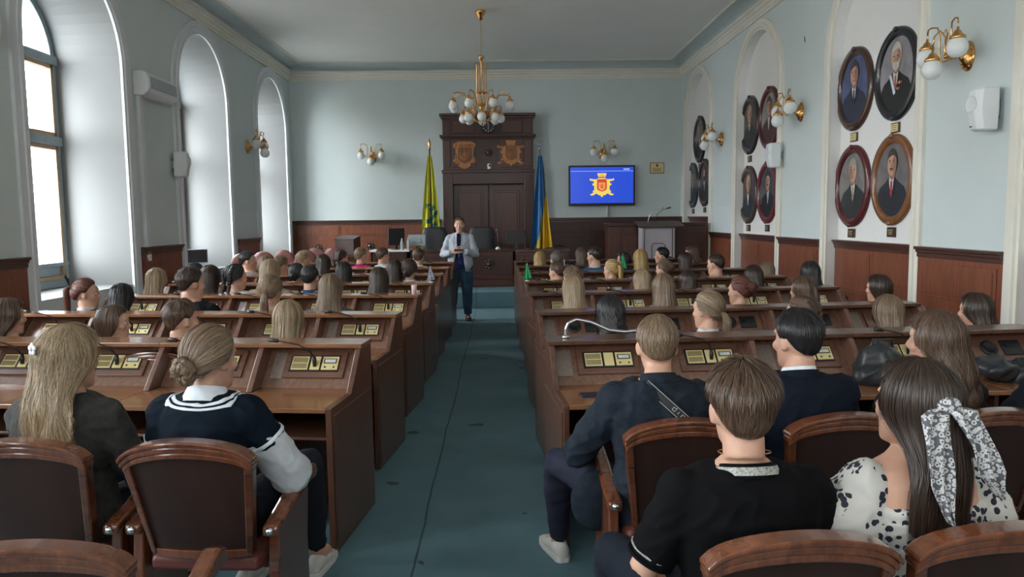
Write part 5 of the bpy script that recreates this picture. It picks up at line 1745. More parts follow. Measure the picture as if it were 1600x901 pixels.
class Hair:
    def __init__(s, seed=0):
        s.v = []; s.f = []; s.c = []; s.n = 0
        s.rng = np.random.default_rng(seed)

    def shell(s, P, nphi=48, nt=22, t0=0.0, t1=1.0, tone=.35, ph=(-PI, PI), shrink=.003):
        ph_ = np.linspace(ph[0], ph[1], nphi + 1); ts = np.linspace(t0, t1, nt + 1)
        A, B = np.meshgrid(ph_, ts)
        V = P(A, B).reshape(-1, 3)
        s.v.append(V)
        i = np.arange(nt)[:, None] * (nphi + 1) + np.arange(nphi)[None]
        F = np.stack([i, i + 1, i + nphi + 2, i + nphi + 1], -1).reshape(-1, 4) + s.n
        s.f.append(F)
        tone_ = tone + .12 * np.sin(A * 31) * np.sin(A * 17 + 1) + .08 * np.sin(A * 57 + 2)
        s.c.append(tone_.reshape(-1))
        s.n += len(V)
        return s

    def strands(s, P, n, seg=12, width=.003, t0=(0, .2), t1=(.85, 1.0), lift=(.001, .006), wave=.002, ph=(-PI, PI), stick=0.0, tone=(.15, 1.0), wfreq=3):
        r = s.rng
        ph0 = r.uniform(ph[0], ph[1], n); a = r.uniform(*t0, n); b = r.uniform(*t1, n)
        u = np.linspace(0, 1, seg + 1)
        T_ = a[:, None] + (b - a)[:, None] * u[None]
        PH = ph0[:, None] + (r.normal(0, 1, n)[:, None] * wave * 8) * u[None]
        c = P(PH, T_)
        dphi = .02
        side = P(PH + dphi, T_) - P(PH - dphi, T_)
        ln = np.linalg.norm(side, axis=-1, keepdims=True)
        side = side / np.maximum(ln, 1e-7)
        dt = P(PH, np.clip(T_ + .01, 0, 1)) - P(PH, np.clip(T_ - .01, 0, 1))
        nr = np.cross(side, dt); nr /= np.maximum(np.linalg.norm(nr, axis=-1, keepdims=True), 1e-7)
        cen = c.mean(axis=(0, 1))
        sg = np.sign((nr * (c - cen)).sum(-1, keepdims=True)); sg[sg == 0] = 1
        nr = nr * sg
        li = r.uniform(*lift, n)[:, None] * (np.sin(np.pi * np.clip(u * .9 + .05, 0, 1)) ** .5)[None]
        li = li + stick * r.uniform(.2, 1, n)[:, None] * (u ** 1.5)[None]
        wv = wave * np.sin(u[None] * wfreq * r.uniform(.6, 1.5, n)[:, None] * PI + r.uniform(0, 6, n)[:, None])
        c = c + nr * li[..., None] + side * wv[..., None]
        wd = width * r.uniform(.6, 1.4, n)[:, None] * np.clip(np.sin(np.pi * (u * .88 + .10)), .12, 1)[None] * .5
        tl = r.uniform(-.5, .5, n)[:, None, None]
        sd2 = side + nr * tl
        L = c - sd2 * wd[..., None]; Rr = c + sd2 * wd[..., None]
        V = np.stack([L, Rr], 2).reshape(-1, 3)
        s.v.append(V)
        k = (np.arange(n)[:, None] * (seg + 1) * 2 + np.arange(seg)[None] * 2)
        F = np.stack([k, k + 1, k + 3, k + 2], -1).reshape(-1, 4) + s.n
        s.f.append(F)
        s.c.append(np.repeat(r.uniform(*tone, n), (seg + 1) * 2))
        s.n += len(V)
        return s

    def mesh(s, name='hair'):
        V = np.concatenate(s.v); F = np.concatenate(s.f); c = np.concatenate(s.c).astype(np.float32)
        me = bpy.data.meshes.new(name)
        me.vertices.add(len(V)); me.vertices.foreach_set('co', V.astype(np.float32).ravel())
        me.loops.add(F.size); me.loops.foreach_set('vertex_index', F.astype(np.int32).ravel())
        me.polygons.add(len(F)); me.polygons.foreach_set('loop_start', np.arange(0, F.size, 4, dtype=np.int32)); 
        me.update(calc_edges=True)
        me.shade_smooth()
        at = me.attributes.new('tone', 'FLOAT', 'POINT'); at.data.foreach_set('value', c)
        return me


def hair_style(style, seed=0, q=1.0):
    """list of (part name, mesh); q scales the number of strands"""
    N = lambda k: int(k * q)
    wd = .0030 / max(.35, q) ** .5
    H = Hair(seed)
    out = []
    if style in ('long', 'long_wavy', 'loose', 'bob', 'curly', 'half', 'longer'):
        kw = dict(long=dict(L=.33, flare=.34, vol=1.05), longer=dict(L=.40, flare=.34, tip=.1, vol=1.03), long_wavy=dict(L=.36, flare=.40, wave=.013, tip=.15), loose=dict(L=.40, flare=.75, wave=.007, tip=.15, vol=1.02, wfreq=5), bob=dict(L=.14, flare=-.02, back=-.105),
                  curly=dict(L=.27, flare=.28, wave=.016, vol=1.05, wfreq=14), half=dict(L=.33, flare=.08))[style]
        P = P_long(**kw)
        H.shell(P, 56, 26, 0, .90)
        wv = {'curly': .010, 'long_wavy': .009, 'loose': .009}.get(style, .0022)
        H.strands(P, N(900), 16, wd, (0, .25), (.72, 1.0), (.001, .007), wv, wfreq=9 if style == 'curly' else 3)
        H.strands(P, N(160), 16, wd * .7, (.0, .3), (.9, 1.0), (.006, .014), wv * 2, wfreq=7 if style == 'curly' else 3)
        out.append(('hair', H.mesh()))
        if style == 'half':
            K = Hair(seed + 5)
            Pt = P_tail([(0, -.118, .045), (0, -.135, .02), (0, -.150, -.06), (0, -.160, -.16)], [.014, .022, .030, .012], .5)
            K.shell(Pt, 12, 10); K.strands(Pt, N(120), 10, wd, (0, .1), (.8, 1), (.001, .004), .003)
            out.append(('gathered_lock', K.mesh('gathered_lock')))
    elif style in ('short', 'crew', 'shaggy'):
        kw = dict(short=dict(th_top=.022, th_side=.014, nape=138, side=90), crew=dict(th_top=.016, th_side=.009, nape=132), shaggy=dict(th_top=.027, th_side=.021, nape=141, side=84, fluff=.0035))[style]
        P = P_short(**kw)
        H.shell(P, 56, 24, tone=.30)
        st = dict(short=.010, crew=.003, shaggy=.014)[style]
        H.strands(P, N(1500), 5, wd * .8, (0, .80), (.99, 1.0), (.0, .002), .002, stick=st) if False else None
        r = H.rng
        # short overlapping locks laid from the crown outwards
        for band in range(7):
            a = band / 7
            H.strands(P, N(110 + 90 * band), 6, wd * .85, (a * .9, a * .9 + .1), (min(1, a * .9 + .22), min(1, a * .9 + .34)), (.0005, .003), .0018, stick=st * (1 if a < .5 else .25))
        out.append(('hair', H.mesh()))
    else:
        G = dict(pony=(0, -.93, .22), pony_hi=(0, -.85, .50), pony_lo=(0, -.95, -.38), bun=(0, -.93, -.42), updo=(0, -.98, .10), braids=(0, -.9, -.5), crown=(0, -.9, .0))[style]
        P = P_gather(G, .012, puff=.008)
        H.shell(P, 64, 20, 0, 1, .4)
        H.strands(P, N(1000), 14, wd, (0, .12), (.85, 1), (.0005, .0045), .0025)
        H.strands(P, N(70), 12, wd * .5, (0, .05), (.25, .7), (.004, .012), .006, stick=.012)
        out.append(('hair', H.mesh()))
        K = Hair(seed + 3)
        g = np.array(G) / np.linalg.norm(G)
        p0 = EC + g * np.array([.088, .108, .108])
        if style.startswith('pony'):
            L = .26
            cv = [p0 - g * .01, p0 + g * .022 + [0, 0, .006], p0 + g * .045 + [0, 0, -.03], p0 + g * .04 + [0, 0, -.10], p0 + g * .03 + [.005, 0, -.18], p0 + g * .02 + [.01, 0, -L]]
            Pt = P_tail(cv, [.013, .017, .027, .031, .026, .008], .75)
            K.shell(Pt, 16, 16); K.strands(Pt, N(330), 14, wd, (0, .05), (.8, 1), (.001, .005), .004)
            out.append(('ponytail', K.mesh('ponytail')))
        elif style in ('bun', 'updo'):
            n = 30
            cv = []
            for i in range(n):
                t = i / (n - 1); a = t * PI * 3.6; rr = .036 * (1 - .5 * t)
                cv.append(p0 + g * (.010 + .026 * t) + np.array([math.cos(a) * rr, 0, math.sin(a) * rr]) + np.array([0, math.sin(a) * rr * g[2], 0]))
            Pt = P_tail(cv, [.016] + [.0215] * 6 + [.014], 1.0, 14, braid=16)
            K.shell(Pt, 10, 60); K.strands(Pt, N(330), 26, wd * .8, (0, .7), (.3, 1), (.0005, .003), .002)
            out.append(('bun', K.mesh('bun')))
        elif style in ('braids', 'crown'):
            for sx in (-1, 1):
                cv = [(sx * .045, -.075, .115), (sx * .062, -.110, .06), (sx * .060, -.118, .0), (sx * .050, -.112, -.07), (sx * .055, -.130, -.15), (sx * .07, -.155, -.24)]
                Pt = P_tail(cv, [.012, .018, .019, .018, .016, .007], .9, 0, braid=11)
                K.shell(Pt, 12, 66); K.strands(Pt, N(160), 22, wd * .8, (0, .8), (.2, 1), (.0005, .003), .003)
            out.append(('braid', K.mesh('braid')))
    return out


_hc = {}


def hair_for(style, variant, q):
    k = (style, variant, q)
    if k not in _hc: _hc[k] = hair_style(style, 10 * variant + 1, q)
    return _hc[k]


_bc = {}
CL = {}


def cloth(c, rough=.85):
    if c not in CL:
        CL[c] = noisy('cloth_%d' % len(CL), c, tuple(v * 1.3 + .0005 for v in c), 12, rough, bmp=.25, bscale=500, bdist=.001, Specular_IOR_Level=.12)
    return CL[c]


def eyes(parent, T, sex='m'):
    k = 1.0 if sex == 'm' else .955
    for sx in (-1, 1):
        w = MB(); w.ell(T @ (Vector((sx * .030, .0765, .008)) * k), (.0115, .0115, .009), 12, 8)
        e = w.build('eye', M['eye'], parent, smooth=True)
        w = MB(); w.ell(T @ (Vector((sx * .030, .0868, .008)) * k), (.005, .003, .005), 10, 6)
        w.build('iris', M['iris'], e, smooth=True)


def generic_person(x, y, ztop, rz, sex, style, hc, top, yaw, label, variant=0, q=.45, pitch=-4, group=None, collar=None):
    e = empty('person', (x, y, 0), rz, label, 'person', group)
    s = ztop / 1.245
    e.scale = (s, s, s)
    yb = int(round(yaw / 35.0) * 35)
    T = head_T(yb, pitch, -.06)
    kb = (sex, yb, pitch)
    if kb not in _bc: _bc[kb] = body(sex, T, SEATG, vox=.0085)
    link_mesh('body', _bc[kb], M['skin'], e)
    for key, fn in ((('top', sex), lambda: top_mesh(sex, SEATG, low=.52, name='top')), (('tr', sex), lambda: trouser_mesh(sex))):
        if key not in _bc: _bc[key] = fn()
    link_mesh('top', _bc[('top', sex)], cloth(top), e)
    link_mesh('trousers', _bc[('tr', sex)], cloth((0.012, 0.014, 0.020)), e)
    if 'shoe' not in _bc:
        _bc['shoe'] = []
        for i in (0, 1):
            a, b = shoe_mesh(SEAT, i)
            a.add(b.v, b.f); _bc['shoe'].append(a.mesh('shoe', True))
    for i in (0, 1): link_mesh('shoe', _bc['shoe'][i], M['sole'] if variant % 2 else M['black'], e)
    if abs(yb) >= 70: eyes(e, T, sex)
    k = 1.0 if sex == 'm' else .975
    Th = T @ Matrix.Scale(k, 4)
    for nm, me in hair_for(style, variant % 2, q): link_mesh(nm, me, HM[hc], e, Th)
    if collar:
        key = ('collar', sex)
        if key not in _bc:
            w = MB(); rg = [ering(0, -.042 - .006 * j, z, r_, r_ * .98, 24) for j, (z, r_) in enumerate(((.94, .075), (.975, .067), (.995, .063), (.993, .058), (.94, .055)))]
            w.loft(rg, False); _bc[key] = w.mesh('collar', True)
        link_mesh('collar', _bc[key], cloth(collar), e)
    return e

for i, (x, y, zt, rz, sex, st, hc, tp, yaw, lb, col) in enumerate(PEOPLE):
    generic_person(x, y, zt, rz, sex, st, hc, tp, yaw, lb, i, .45, -3, None, col)
    place_chair(x, y + .0, rz, 'chair of the ' + lb)


def hero(x, y, s, rz, label):
    e = empty('person', (x, y, 0), rz, label, 'person')
    e.scale = (s, s, s)
    return e


def dress(e, sex, T, P, style, hc, top, q=1.0, seed=0, trousers=(0.010, 0.013, 0.020), shoe=None, sleeve=1.95, inf=.016, hand=None, vox=.007, neck=1.02, puff=0.0, topmat=None, hk=1.0, wr=.010, curl=.5, sl_inf=None, low=.44):
    link_mesh('body', body(sex, T, P, vox, hand, curl), M['skin'], e)
    link_mesh('top', top_mesh(sex, P, sleeve, inf, .0085, low, neck, puff, wr, seed, sl_inf=sl_inf), topmat or cloth(top), e)
    link_mesh('trousers', trouser_mesh(sex, P, seed=seed), cloth(trousers), e)
    for i in (0, 1):
        a, b = shoe_mesh(P, i)
        u = a.build('shoe', shoe or M['black'], e, smooth=True)
        b.build('sole', M['sole'] if shoe else M['black'], u)
    k = (1.0 if sex == 'm' else .975) * hk
    Th = T @ Matrix.Scale(k, 4)
    for nm, me in hair_style(style, 50 + seed, q): link_mesh(nm, me, HM[hc], e, Th)
    return Th


def pose(**k):
    return dict(SEAT, **k)


def collar_ring(e, m, z0=1.0, z1=1.045, r0=.078, r1=.066, cy=-.045, name='collar', th=.006, tilt=.25, T=None):
    w = MB()
    rs = []
    for z, r in ((z0, r0), (z1, r1), (z1 + .002, r1 - th), (z0, r0 - th * 1.4)):
        rs.append([(r * math.cos(a), cy + r * .95 * math.sin(a), z - tilt * r * math.sin(a)) for a in [2 * PI * i / 32 for i in range(32)]])
    w.loft(rs, False)
    return w.build(name, m, e, smooth=True)


# --- man in a black embroidered T-shirt, right in front
e = hero(.645, 2.0, 1.0, R(3), 'person with short brown hair in a black T-shirt with white embroidered trim, close in front')
T = head_T(-6, -2, -.018, -.01, -.045)
P = pose(dz=-.035, sh=((-.165, -.05, .912), (.165, -.05, .912)), kn=((-.26, .40, .56), (.16, .43, .55)), an=((-.22, .50, .10), (.15, .48, .10)), el=((-.27, -.02, .70), (.27, -.02, .70)), wr=((-.20, .22, .62), (.18, .24, .62)))
dress(e, 'm', T, P, 'shaggy', 'brown', (0.0022, 0.0022, 0.003), 1.7, 1, sleeve=.80, inf=.018, sl_inf=.017, hk=1.01, neck=1.02, wr=.007)
M['stitch'] = noisy('embroidered_trim', (0.10, 0.11, 0.10), (0.55, 0.56, 0.52), 160, 0.8)
collar_ring(e, cloth((0.0022, 0.0022, 0.003)), .965, 1.001, .098, .072, -.048, 'neck_rib', .006)
collar_ring(e, M['stitch'], .973, .993, .0965, .0835, -.048, 'neck_trim', .002)
w = MB(); w.tube([(.068 * math.cos(a), -.045 + .066 * math.sin(a), 1.030 - .012 * math.sin(a)) for a in [2 * PI * i / 48 for i in range(49)]], .0022, 6, False)
w.build('necklace', M['brass'], e, smooth=True)
for i in (0, 1):
    a_, b_ = Vector(P['sh'][i]), Vector(P['el'][i])
    c = a_.lerp(b_, .78); d = (b_ - a_).normalized(); u = d.orthogonal().normalized(); v = d.cross(u)
    for off, m_ in ((-.012, M['stitch']), (.006, cloth((0.0022, 0.0022, 0.003)))):
        w = MB(); w.tube([c + d * off + (u * math.cos(a) + v * math.sin(a)) * .062 for a in [2 * PI * k / 32 for k in range(33)]], .0035 if m_ is M['stitch'] else .006, 6, False)
        w.build('sleeve_trim', m_, e, smooth=True)

# --- person with the patterned scarf in dark brown hair
M['floral'] = mat('white_blouse_dark_flowers', (0.6, 0.6, 0.57), 0.8)
n, l, b = nodes(M['floral'])
tc = n.new('ShaderNodeTexCoord'); vo = n.new('ShaderNodeTexVoronoi'); vo.inputs['Scale'].default_value = 46; vo.inputs['Randomness'].default_value = 1
l.new(tc.outputs['Object'], vo.inputs['Vector'])
lt1 = n.new('ShaderNodeMath'); lt1.operation = 'LESS_THAN'; lt1.inputs[1].default_value = .44
l.new(vo.outputs['Distance'], lt1.inputs[0])
gt1 = n.new('ShaderNodeMath'); gt1.operation = 'GREATER_THAN'; gt1.inputs[1].default_value = .50
l.new(noise_tex(n, l, 11, detail=2), gt1.inputs[0])
mu = n.new('ShaderNodeMath'); mu.operation = 'MULTIPLY'; l.new(lt1.outputs[0], mu.inputs[0]); l.new(gt1.outputs[0], mu.inputs[1])
mm = n.new('ShaderNodeMix'); mm.data_type = 'RGBA'; l.new(mu.outputs[0], mm.inputs['Factor'])
mm.inputs['A'].default_value = (0.52, 0.51, 0.48, 1); mm.inputs['B'].default_value = (0.012, 0.014, 0.03, 1)
l.new(mm.outputs['Result'], b.inputs['Base Color'])
M['scarf'] = mat('white_scarf_black_print', (0.6, 0.6, 0.6), 0.8)
n, l, b = nodes(M['scarf'])
tc = n.new('ShaderNodeTexCoord'); vo = n.new('ShaderNodeTexVoronoi'); vo.inputs['Scale'].default_value = 90
l.new(tc.outputs['Object'], vo.inputs['Vector'])
l.new(ramp(n, l, vo.outputs['Distance'], [(0.18, (0.03, 0.03, 0.035)), (0.26, (0.50, 0.50, 0.50)), (0.50, (0.62, 0.62, 0.62)), (0.62, (0.10, 0.10, 0.12))]), b.inputs['Base Color'])

e = hero(1.12, 2.02, .985, R(4), 'person with dark brown hair, black and white scarf and floral blouse, lower right')
T = head_T(26, 2, .0, -.02, -.05)
P = pose(sh=((-.145, -.055, .94), (.145, -.055, .94)), el=((-.235, -.01, .70), (.225, -.01, .70)), kn=((-.13, .42, .54), (.10, .44, .54)))
dress(e, 'f', T, P, 'longer', 'dark', (0.5, 0.5, 0.5), 1.8, 2, topmat=M['floral'], sleeve=.95, sl_inf=.016, puff=.045, inf=.008, neck=.90, trousers=(0.01, 0.01, 0.014), hk=1.02, wr=.010)
w = MB(); w.add(*(lambda q: (q.v, q.f))(MB().loft([[(p[0], p[1], p[2]) for p in ering(0, -.055, z, rx, ry, 28, .9)] for z, rx, ry in ((.80, .150, .114), (.865, .170, .122), (.875, .172, .124), (.872, .166, .118))], False)))
w.build('blouse_edge', M['floral'], e, smooth=True)
sc_ = empty('scarf_tmp'); bpy.data.objects.remove(sc_)
for s_, pts, wd in ((-1, [(-.01, -.155, 1.19), (-.045, -.185, 1.17), (-.055, -.205, 1.10), (-.045, -.215, 1.00), (-.02, -.222, .90)], (.016, .040, .034, .030, .004)),
                    (1, [(.01, -.155, 1.19), (.030, -.187, 1.18), (.062, -.205, 1.10), (.085, -.212, 1.03), (.125, -.205, .955)], (.016, .038, .030, .034, .005))):
    cv = [Vector(p) for p in pts]
    G_ = []
    for i in range(25):
        t = i / 24 * (len(cv) - 1); a = min(int(t), len(cv) - 2); f = t - a
        p = cv[a].lerp(cv[a + 1], f); wd_ = wd[a] * (1 - f) + wd[a + 1] * f
        G_.append([p + Vector((wd_ * q_, .010 * math.sin(q_ * 6 + i * .3) - .008, 0)) for q_ in [k / 6 - 1 for k in range(13)]])
    w = MB(); w.grid(G_)
    o = w.build('scarf_tail', M['scarf'], e, smooth=True)
    sd = o.modifiers.new('s', 'SOLIDIFY'); sd.thickness = .003
w = MB(); w.ell((0, -.165, 1.19), (.034, .026, .026), 16, 10); w.build('scarf_knot', M['scarf'], e, smooth=True)

# --- man with the denim shirt and shoulder strap
e = hero(.62, 2.97, .985, R(2), 'person with cropped fair brown hair in a dark denim shirt with a black printed strap')
T = head_T(-4, -3, .0, 0, -.02)
P = pose(kn=((-.36, .36, .57), (.16, .42, .55)), an=((-.33, .62, .10), (.15, .48, .10)), toe=((-.25, 1, 0), (0, 1, 0)), sh=((-.165, -.05, .943), (.165, -.05, .943)), el=((-.31, .08, .70), (.28, .10, .70)), wr=((-.20, .34, .70), (.14, .34, .70)))
M['denim'] = noisy('dark_denim', (0.008, 0.012, 0.019), (0.019, 0.026, 0.038), 25, 0.85, bmp=.3, bscale=700, bdist=.001, Specular_IOR_Level=.15)
M['trainer'] = noisy('white_trainer', (0.48, 0.47, 0.44), (0.60, 0.59, 0.56), 20, 0.6)
dress(e, 'm', T, P, 'crew', 'light', (0, 0, 0), 2.0, 3, topmat=M['denim'], inf=.020, shoe=M['trainer'], trousers=(0.022, 0.024, 0.040), hk=1.01, wr=.011)
collar_ring(e, M['denim'], .995, 1.055, .088, .070, -.045, 'shirt_collar', .006)
M['strap'] = mat('black_webbing', (0.010, 0.010, 0.012), 0.7)
M['strap_print'] = mat('strap_grey_print', (0.30, 0.31, 0.33), 0.7)
def strap_pt(t, o_=0.0, lift=.0):
    a = Vector((-.07, -.10, 1.035)); b_ = Vector((.185, -.18, .80)); p = a.lerp(b_, t)
    p.y = -.075 - .105 * math.sin(min(1, t * 1.15 + .12) * PI * .62) - lift - .006 * 1
    d = (b_ - a).normalized(); s_ = d.cross(Vector((0, -1, 0))).normalized()
    return p + s_ * o_
w = MB(); w.grid([[strap_pt(i / 20, -.019 + .038 * j / 4, .016) for j in range(5)] for i in range(21)])
o = w.build('shoulder_strap', M['strap'], e, smooth=True); sd = o.modifiers.new('s', 'SOLIDIFY'); sd.thickness = .004
w = MB()
for sx in (-1, 1): w.grid([[strap_pt(i / 20, sx * .0155 + .0025 * j - .001, .0195) for j in range(2)] for i in range(21)])
# printed block letters on the strap: d i o g
def seg(t0, o0, t1, o1, r=.0018): w.tube([strap_pt(t0, o0, .0205), strap_pt(t1, o1, .0205)], r, 5)
for k, base in enumerate((.36, .42, .48, .54)):
    if k == 1: seg(base + .015, -.006, base + .015, .006)
    else:
        seg(base, -.006, base + .035, -.006); seg(base, .006, base + .035, .006); seg(base, -.006, base, .006); seg(base + .035, -.006, base + .035, .006)
        if k == 0: seg(base + .035, .006, base + .035, -.012)
        if k == 3: seg(base + .035, .006, base + .035, .012)
w.build('strap_print', M['strap_print'], o)
w = MB(); w.ell((-.24, .10, .47), (.10, .05, .13), 18, 12)
tag(w.build('shoulder_bag', M['denim'], None, smooth=True, loc=(.62, 2.9, .03)), 'small dark shoulder bag hanging beside the denim-shirted sitter at the armrest', 'bag')

# --- man in the navy suit
e = hero(1.20, 3.03, .985, R(5), 'person with dark combed hair in a navy suit jacket with a white shirt collar')
T = head_T(18, -3, .005, 0, -.02)
P = pose(sh=((-.168, -.05, .945), (.168, -.05, .945)), el=((-.27, .10, .70), (.27, .10, .70)))
dress(e, 'm', T, P, 'short', 'black', (0.005, 0.008, 0.015), 1.6, 4, inf=.026, hk=1.0, wr=.006)
collar_ring(e, cloth((0.6, 0.62, 0.66)), 1.0, 1.060, .078, .066, -.045, 'shirt_collar', .005)
collar_ring(e, cloth((0.005, 0.008, 0.015)), .985, 1.045, .096, .078, -.045, 'jacket_collar', .007)

# --- person with wavy long brown hair, right
e = hero(1.77, 3.06, .975, R(6), 'person with long wavy brown hair turned left, beside the navy suit')
T = head_T(40, -2, .0, 0, -.03)
dress(e, 'f', T, SEAT, 'long_wavy', 'brown', (0.008, 0.008, 0.010), 1.5, 5, inf=.014, hk=1.03)
# --- sleeve of a neighbour at the right edge
e = hero(2.34, 3.02, .98, R(6), 'person in a dark jacket cut off by the right edge of the picture')
dress(e, 'm', head_T(0, 0), pose(el=((-.27, .10, .70), (.27, .10, .70))), 'short', 'dark', (0.012, 0.016, 0.022), .4, 6, inf=.024)

# --- person with a hair clip, left
e = hero(-1.64, 2.88, .985, R(-7), 'person with long blonde hair held by a white flower clip, at the left')
T = head_T(-24, -3, .0, .02, -.03)
M['tweed'] = noisy('grey_brown_fleece', (0.016, 0.017, 0.018), (0.050, 0.048, 0.043), 30, 0.95, bmp=.8, bscale=220, bdist=.004)
P = pose(sh=((-.155, -.05, .94), (.155, -.05, .94)))
Th = dress(e, 'f', T, P, 'loose', 'blonde', (0, 0, 0), 2.0, 7, topmat=M['tweed'], inf=.022, hk=1.06, wr=.008)
w = MB()
for k in range(5):
    a = R(72 * k + 18); w.ell((.010 + .014 * math.cos(a), -.143, .055 + .014 * math.sin(a)), (.010, .005, .010), 10, 6)
w.ell((.010, -.148, .055), (.006, .005, .006), 8, 6)
o = w.build('flower_clip', M['white_plastic'], e, smooth=True); o.matrix_local = Th

# --- person with a low bun and varsity top
e = hero(-1.10, 2.86, .985, R(-6), 'person with light brown hair in a low plaited bun, navy and white varsity top')
T = head_T(-22, -4, -.005, .02, -.03)
P = pose(sh=((-.15, -.05, .94), (.15, -.05, .94)), el=((-.23, .02, .70), (.285, .03, .69)), wr=((-.13, .26, .65), (.20, .26, .66)), kn=((-.10, .42, .55), (.20, .44, .60)), an=((-.12, .46, .10), (.16, .62, .12)))
dress(e, 'f', T, P, 'bun', 'light', (0.003, 0.007, 0.014), 1.8, 8, sleeve=.45, inf=.018, sl_inf=.030, shoe=M['trainer'], trousers=(0.012, 0.014, 0.02), hk=1.04, wr=.008)
for i in (0, 1):
    w = MB(); add_arm(w, P['sh'][i], P['el'][i], P['wr'][i], .92, .017, 1.9, .022, .3)
    link_mesh('shirt_sleeve', remeshed(w, 'shirt_sleeve', .0085, 4, .008, 9), cloth((0.42, 0.44, 0.47)), e)
navy, wht = cloth((0.003, 0.007, 0.014)), cloth((0.60, 0.64, 0.70))
collar_ring(e, wht, .995, 1.055, .100, .068, -.046, 'shirt_collar', .006, .30)

def wrapped_band(e, target, rows, m, name, off=.004):
    """flat band laid onto a garment"""
    w = MB(); w.grid(rows)
    o = w.build(name, m, e, smooth=True)
    k = o.modifiers.new('w', 'SHRINKWRAP'); k.target = target; k.wrap_method = 'NEAREST_SURFACEPOINT'; k.wrap_mode = 'ABOVE_SURFACE'; k.offset = off
    k = o.modifiers.new('s', 'SOLIDIFY'); k.thickness = .003
    return o


vest = [c for c in e.children if c.name.split('.')[0] == 'top'][0]
for r0, r1, m_ in ((.098, .112, wht), (.112, .119, navy), (.119, .131, wht)):
    rows = [[((r0 + (r1 - r0) * j / 3) * math.cos(a) * 1.05, -.055 + (r0 + (r1 - r0) * j / 3) * .82 * math.sin(a), 1.05 - (r0 + (r1 - r0) * j / 3) * .45) for a in [2 * PI * k / 64 for k in range(65)]] for j in range(4)]
    wrapped_band(e, vest, rows, m_, 'neck_stripe', .004 if m_ is wht else .006)
for i in (0, 1):
    a_, b_ = Vector(P['sh'][i]), Vector(P['el'][i]); d = (b_ - a_).normalized(); u = d.orthogonal().normalized(); v = d.cross(u)
    for q0, q1, m_ in ((.36, .41, wht),):
        rows = [[a_.lerp(b_, q0 + (q1 - q0) * j / 3) + (u * math.cos(a) + v * math.sin(a)) * .086 for a in [2 * PI * k / 48 for k in range(49)]] for j in range(4)]
        wrapped_band(e, vest, rows, m_, 'sleeve_stripe')

# chairs of the first rows
place_chair(.69, 1.99, R(3), 'wooden theatre chair carrying the black T-shirt sitter, only its top rail in view')
place_chair(1.20, 2.02, R(3), 'wooden theatre chair of the scarf wearer in the lower right corner')
place_chair(.675, 3.0, R(2), 'wooden theatre chair of the denim-shirted sitter, armrest towards the aisle')
place_chair(1.28, 3.04, R(4), 'wooden theatre chair of the navy-suited sitter')
place_chair(1.86, 3.07, R(5), 'wooden theatre chair of the sitter with wavy brown hair')
place_chair(2.42, 3.16, R(5), 'wooden theatre chair cut by the right edge of the picture')
place_chair(-1.065, 2.84, R(-4), 'wooden theatre chair of the varsity top wearer, beside the aisle')
place_chair(-1.65, 2.88, R(-4), 'wooden theatre chair of the sitter with the flower clip')

# --- standing speaker
e = hero(-.635, 12.25, 1.0, R(176), 'person standing in the aisle in a light grey blazer and blue jeans, holding a phone')
ST = dict(dz=.38, lean=0.0, sh=((-.16, -.04, 1.325), (.16, -.04, 1.325)), el=((-.27, .0, 1.07), (.27, .0, 1.07)), wr=((-.085, .23, 1.13), (.085, .23, 1.12)),
          hip=((-.09, -.03, .88), (.09, -.03, .88)), kn=((-.11, .0, .49), (.13, .02, .49)), an=((-.11, -.03, .10), (.15, .0, .10)), toe=((-.2, 1, 0), (.25, 1, 0)))
T = Matrix.Translation((0, 0, HC + .385)) @ Matrix.Rotation(R(4), 4, 'Z') @ Matrix.Rotation(R(-4), 4, 'X')
link_mesh('body', body('m', T, ST, .0075, (((.8, .3, .15), (-.3, 1, .2), 1), ((-.8, .3, .15), (.3, 1, .2), -1)), .8), M['skin'], e)
link_mesh('shirt', top_mesh('m', ST, None, .012, .010, .44, 1.02, 0, .004, 3, name='shirt'), cloth((0.012, 0.016, 0.06)), e)
bl_ = cloth((0.34, 0.37, 0.42))
w = MB()
rs = []
for z, rx, ry, cy, op in ((.80, .200, .145, -.03, .52), (.95, .195, .145, -.035, .42), (1.10, .185, .135, -.045, .30), (1.22, .195, .138, -.05, .26), (1.31, .200, .128, -.05, .30), (1.365, .165, .105, -.045, .40), (1.41, .100, .078, -.04, .60)):
    row = []
    for i in range(41):
        a = PI / 2 + op + (2 * PI - 2 * op) * i / 40
        row.append((rx * math.cos(a), cy + ry * math.sin(a), z))
    rs.append(row)
w.grid(rs)
o = w.build('blazer', bl_, e, smooth=True); sd = o.modifiers.new('s', 'SOLIDIFY'); sd.thickness = .012; sd.offset = 1
w = MB()
for i in (0, 1): add_arm(w, ST['sh'][i], ST['el'][i], ST['wr'][i], 1, .014, 1.82)
link_mesh('blazer_sleeve', remeshed(w, 'blazer_sleeve', .010, 4, .010, 4), bl_, e)
for sx in (-1, 1):
    w = MB(); w.add([(sx * .035, .075, 1.415), (sx * .075, .04, 1.425), (sx * .105, .085, 1.28), (sx * .06, .115, 1.12), (sx * .045, .112, 1.2)], [(0, 1, 2, 3, 4)])
    o = w.build('lapel', bl_, e); sd = o.modifiers.new('s', 'SOLIDIFY'); sd.thickness = .008
M['jeans'] = noisy('blue_jeans', (0.012, 0.045, 0.085), (0.04, 0.10, 0.17), 6, 0.85, bmp=.3, bscale=300, bdist=.002)
w = MB(); w.loft([ering(0, -.03, z, rx, ry, 24) for z, rx, ry in ((.80, .165, .12), (.90, .172, .122), (.98, .16, .112))])
for i in (0, 1): add_leg(w, ST['hip'][i], ST['kn'][i], ST['an'][i], .028, 1.0, 1.0)
link_mesh('jeans', remeshed(w, 'jeans', .011, 3, .010, 8), M['jeans'], e)
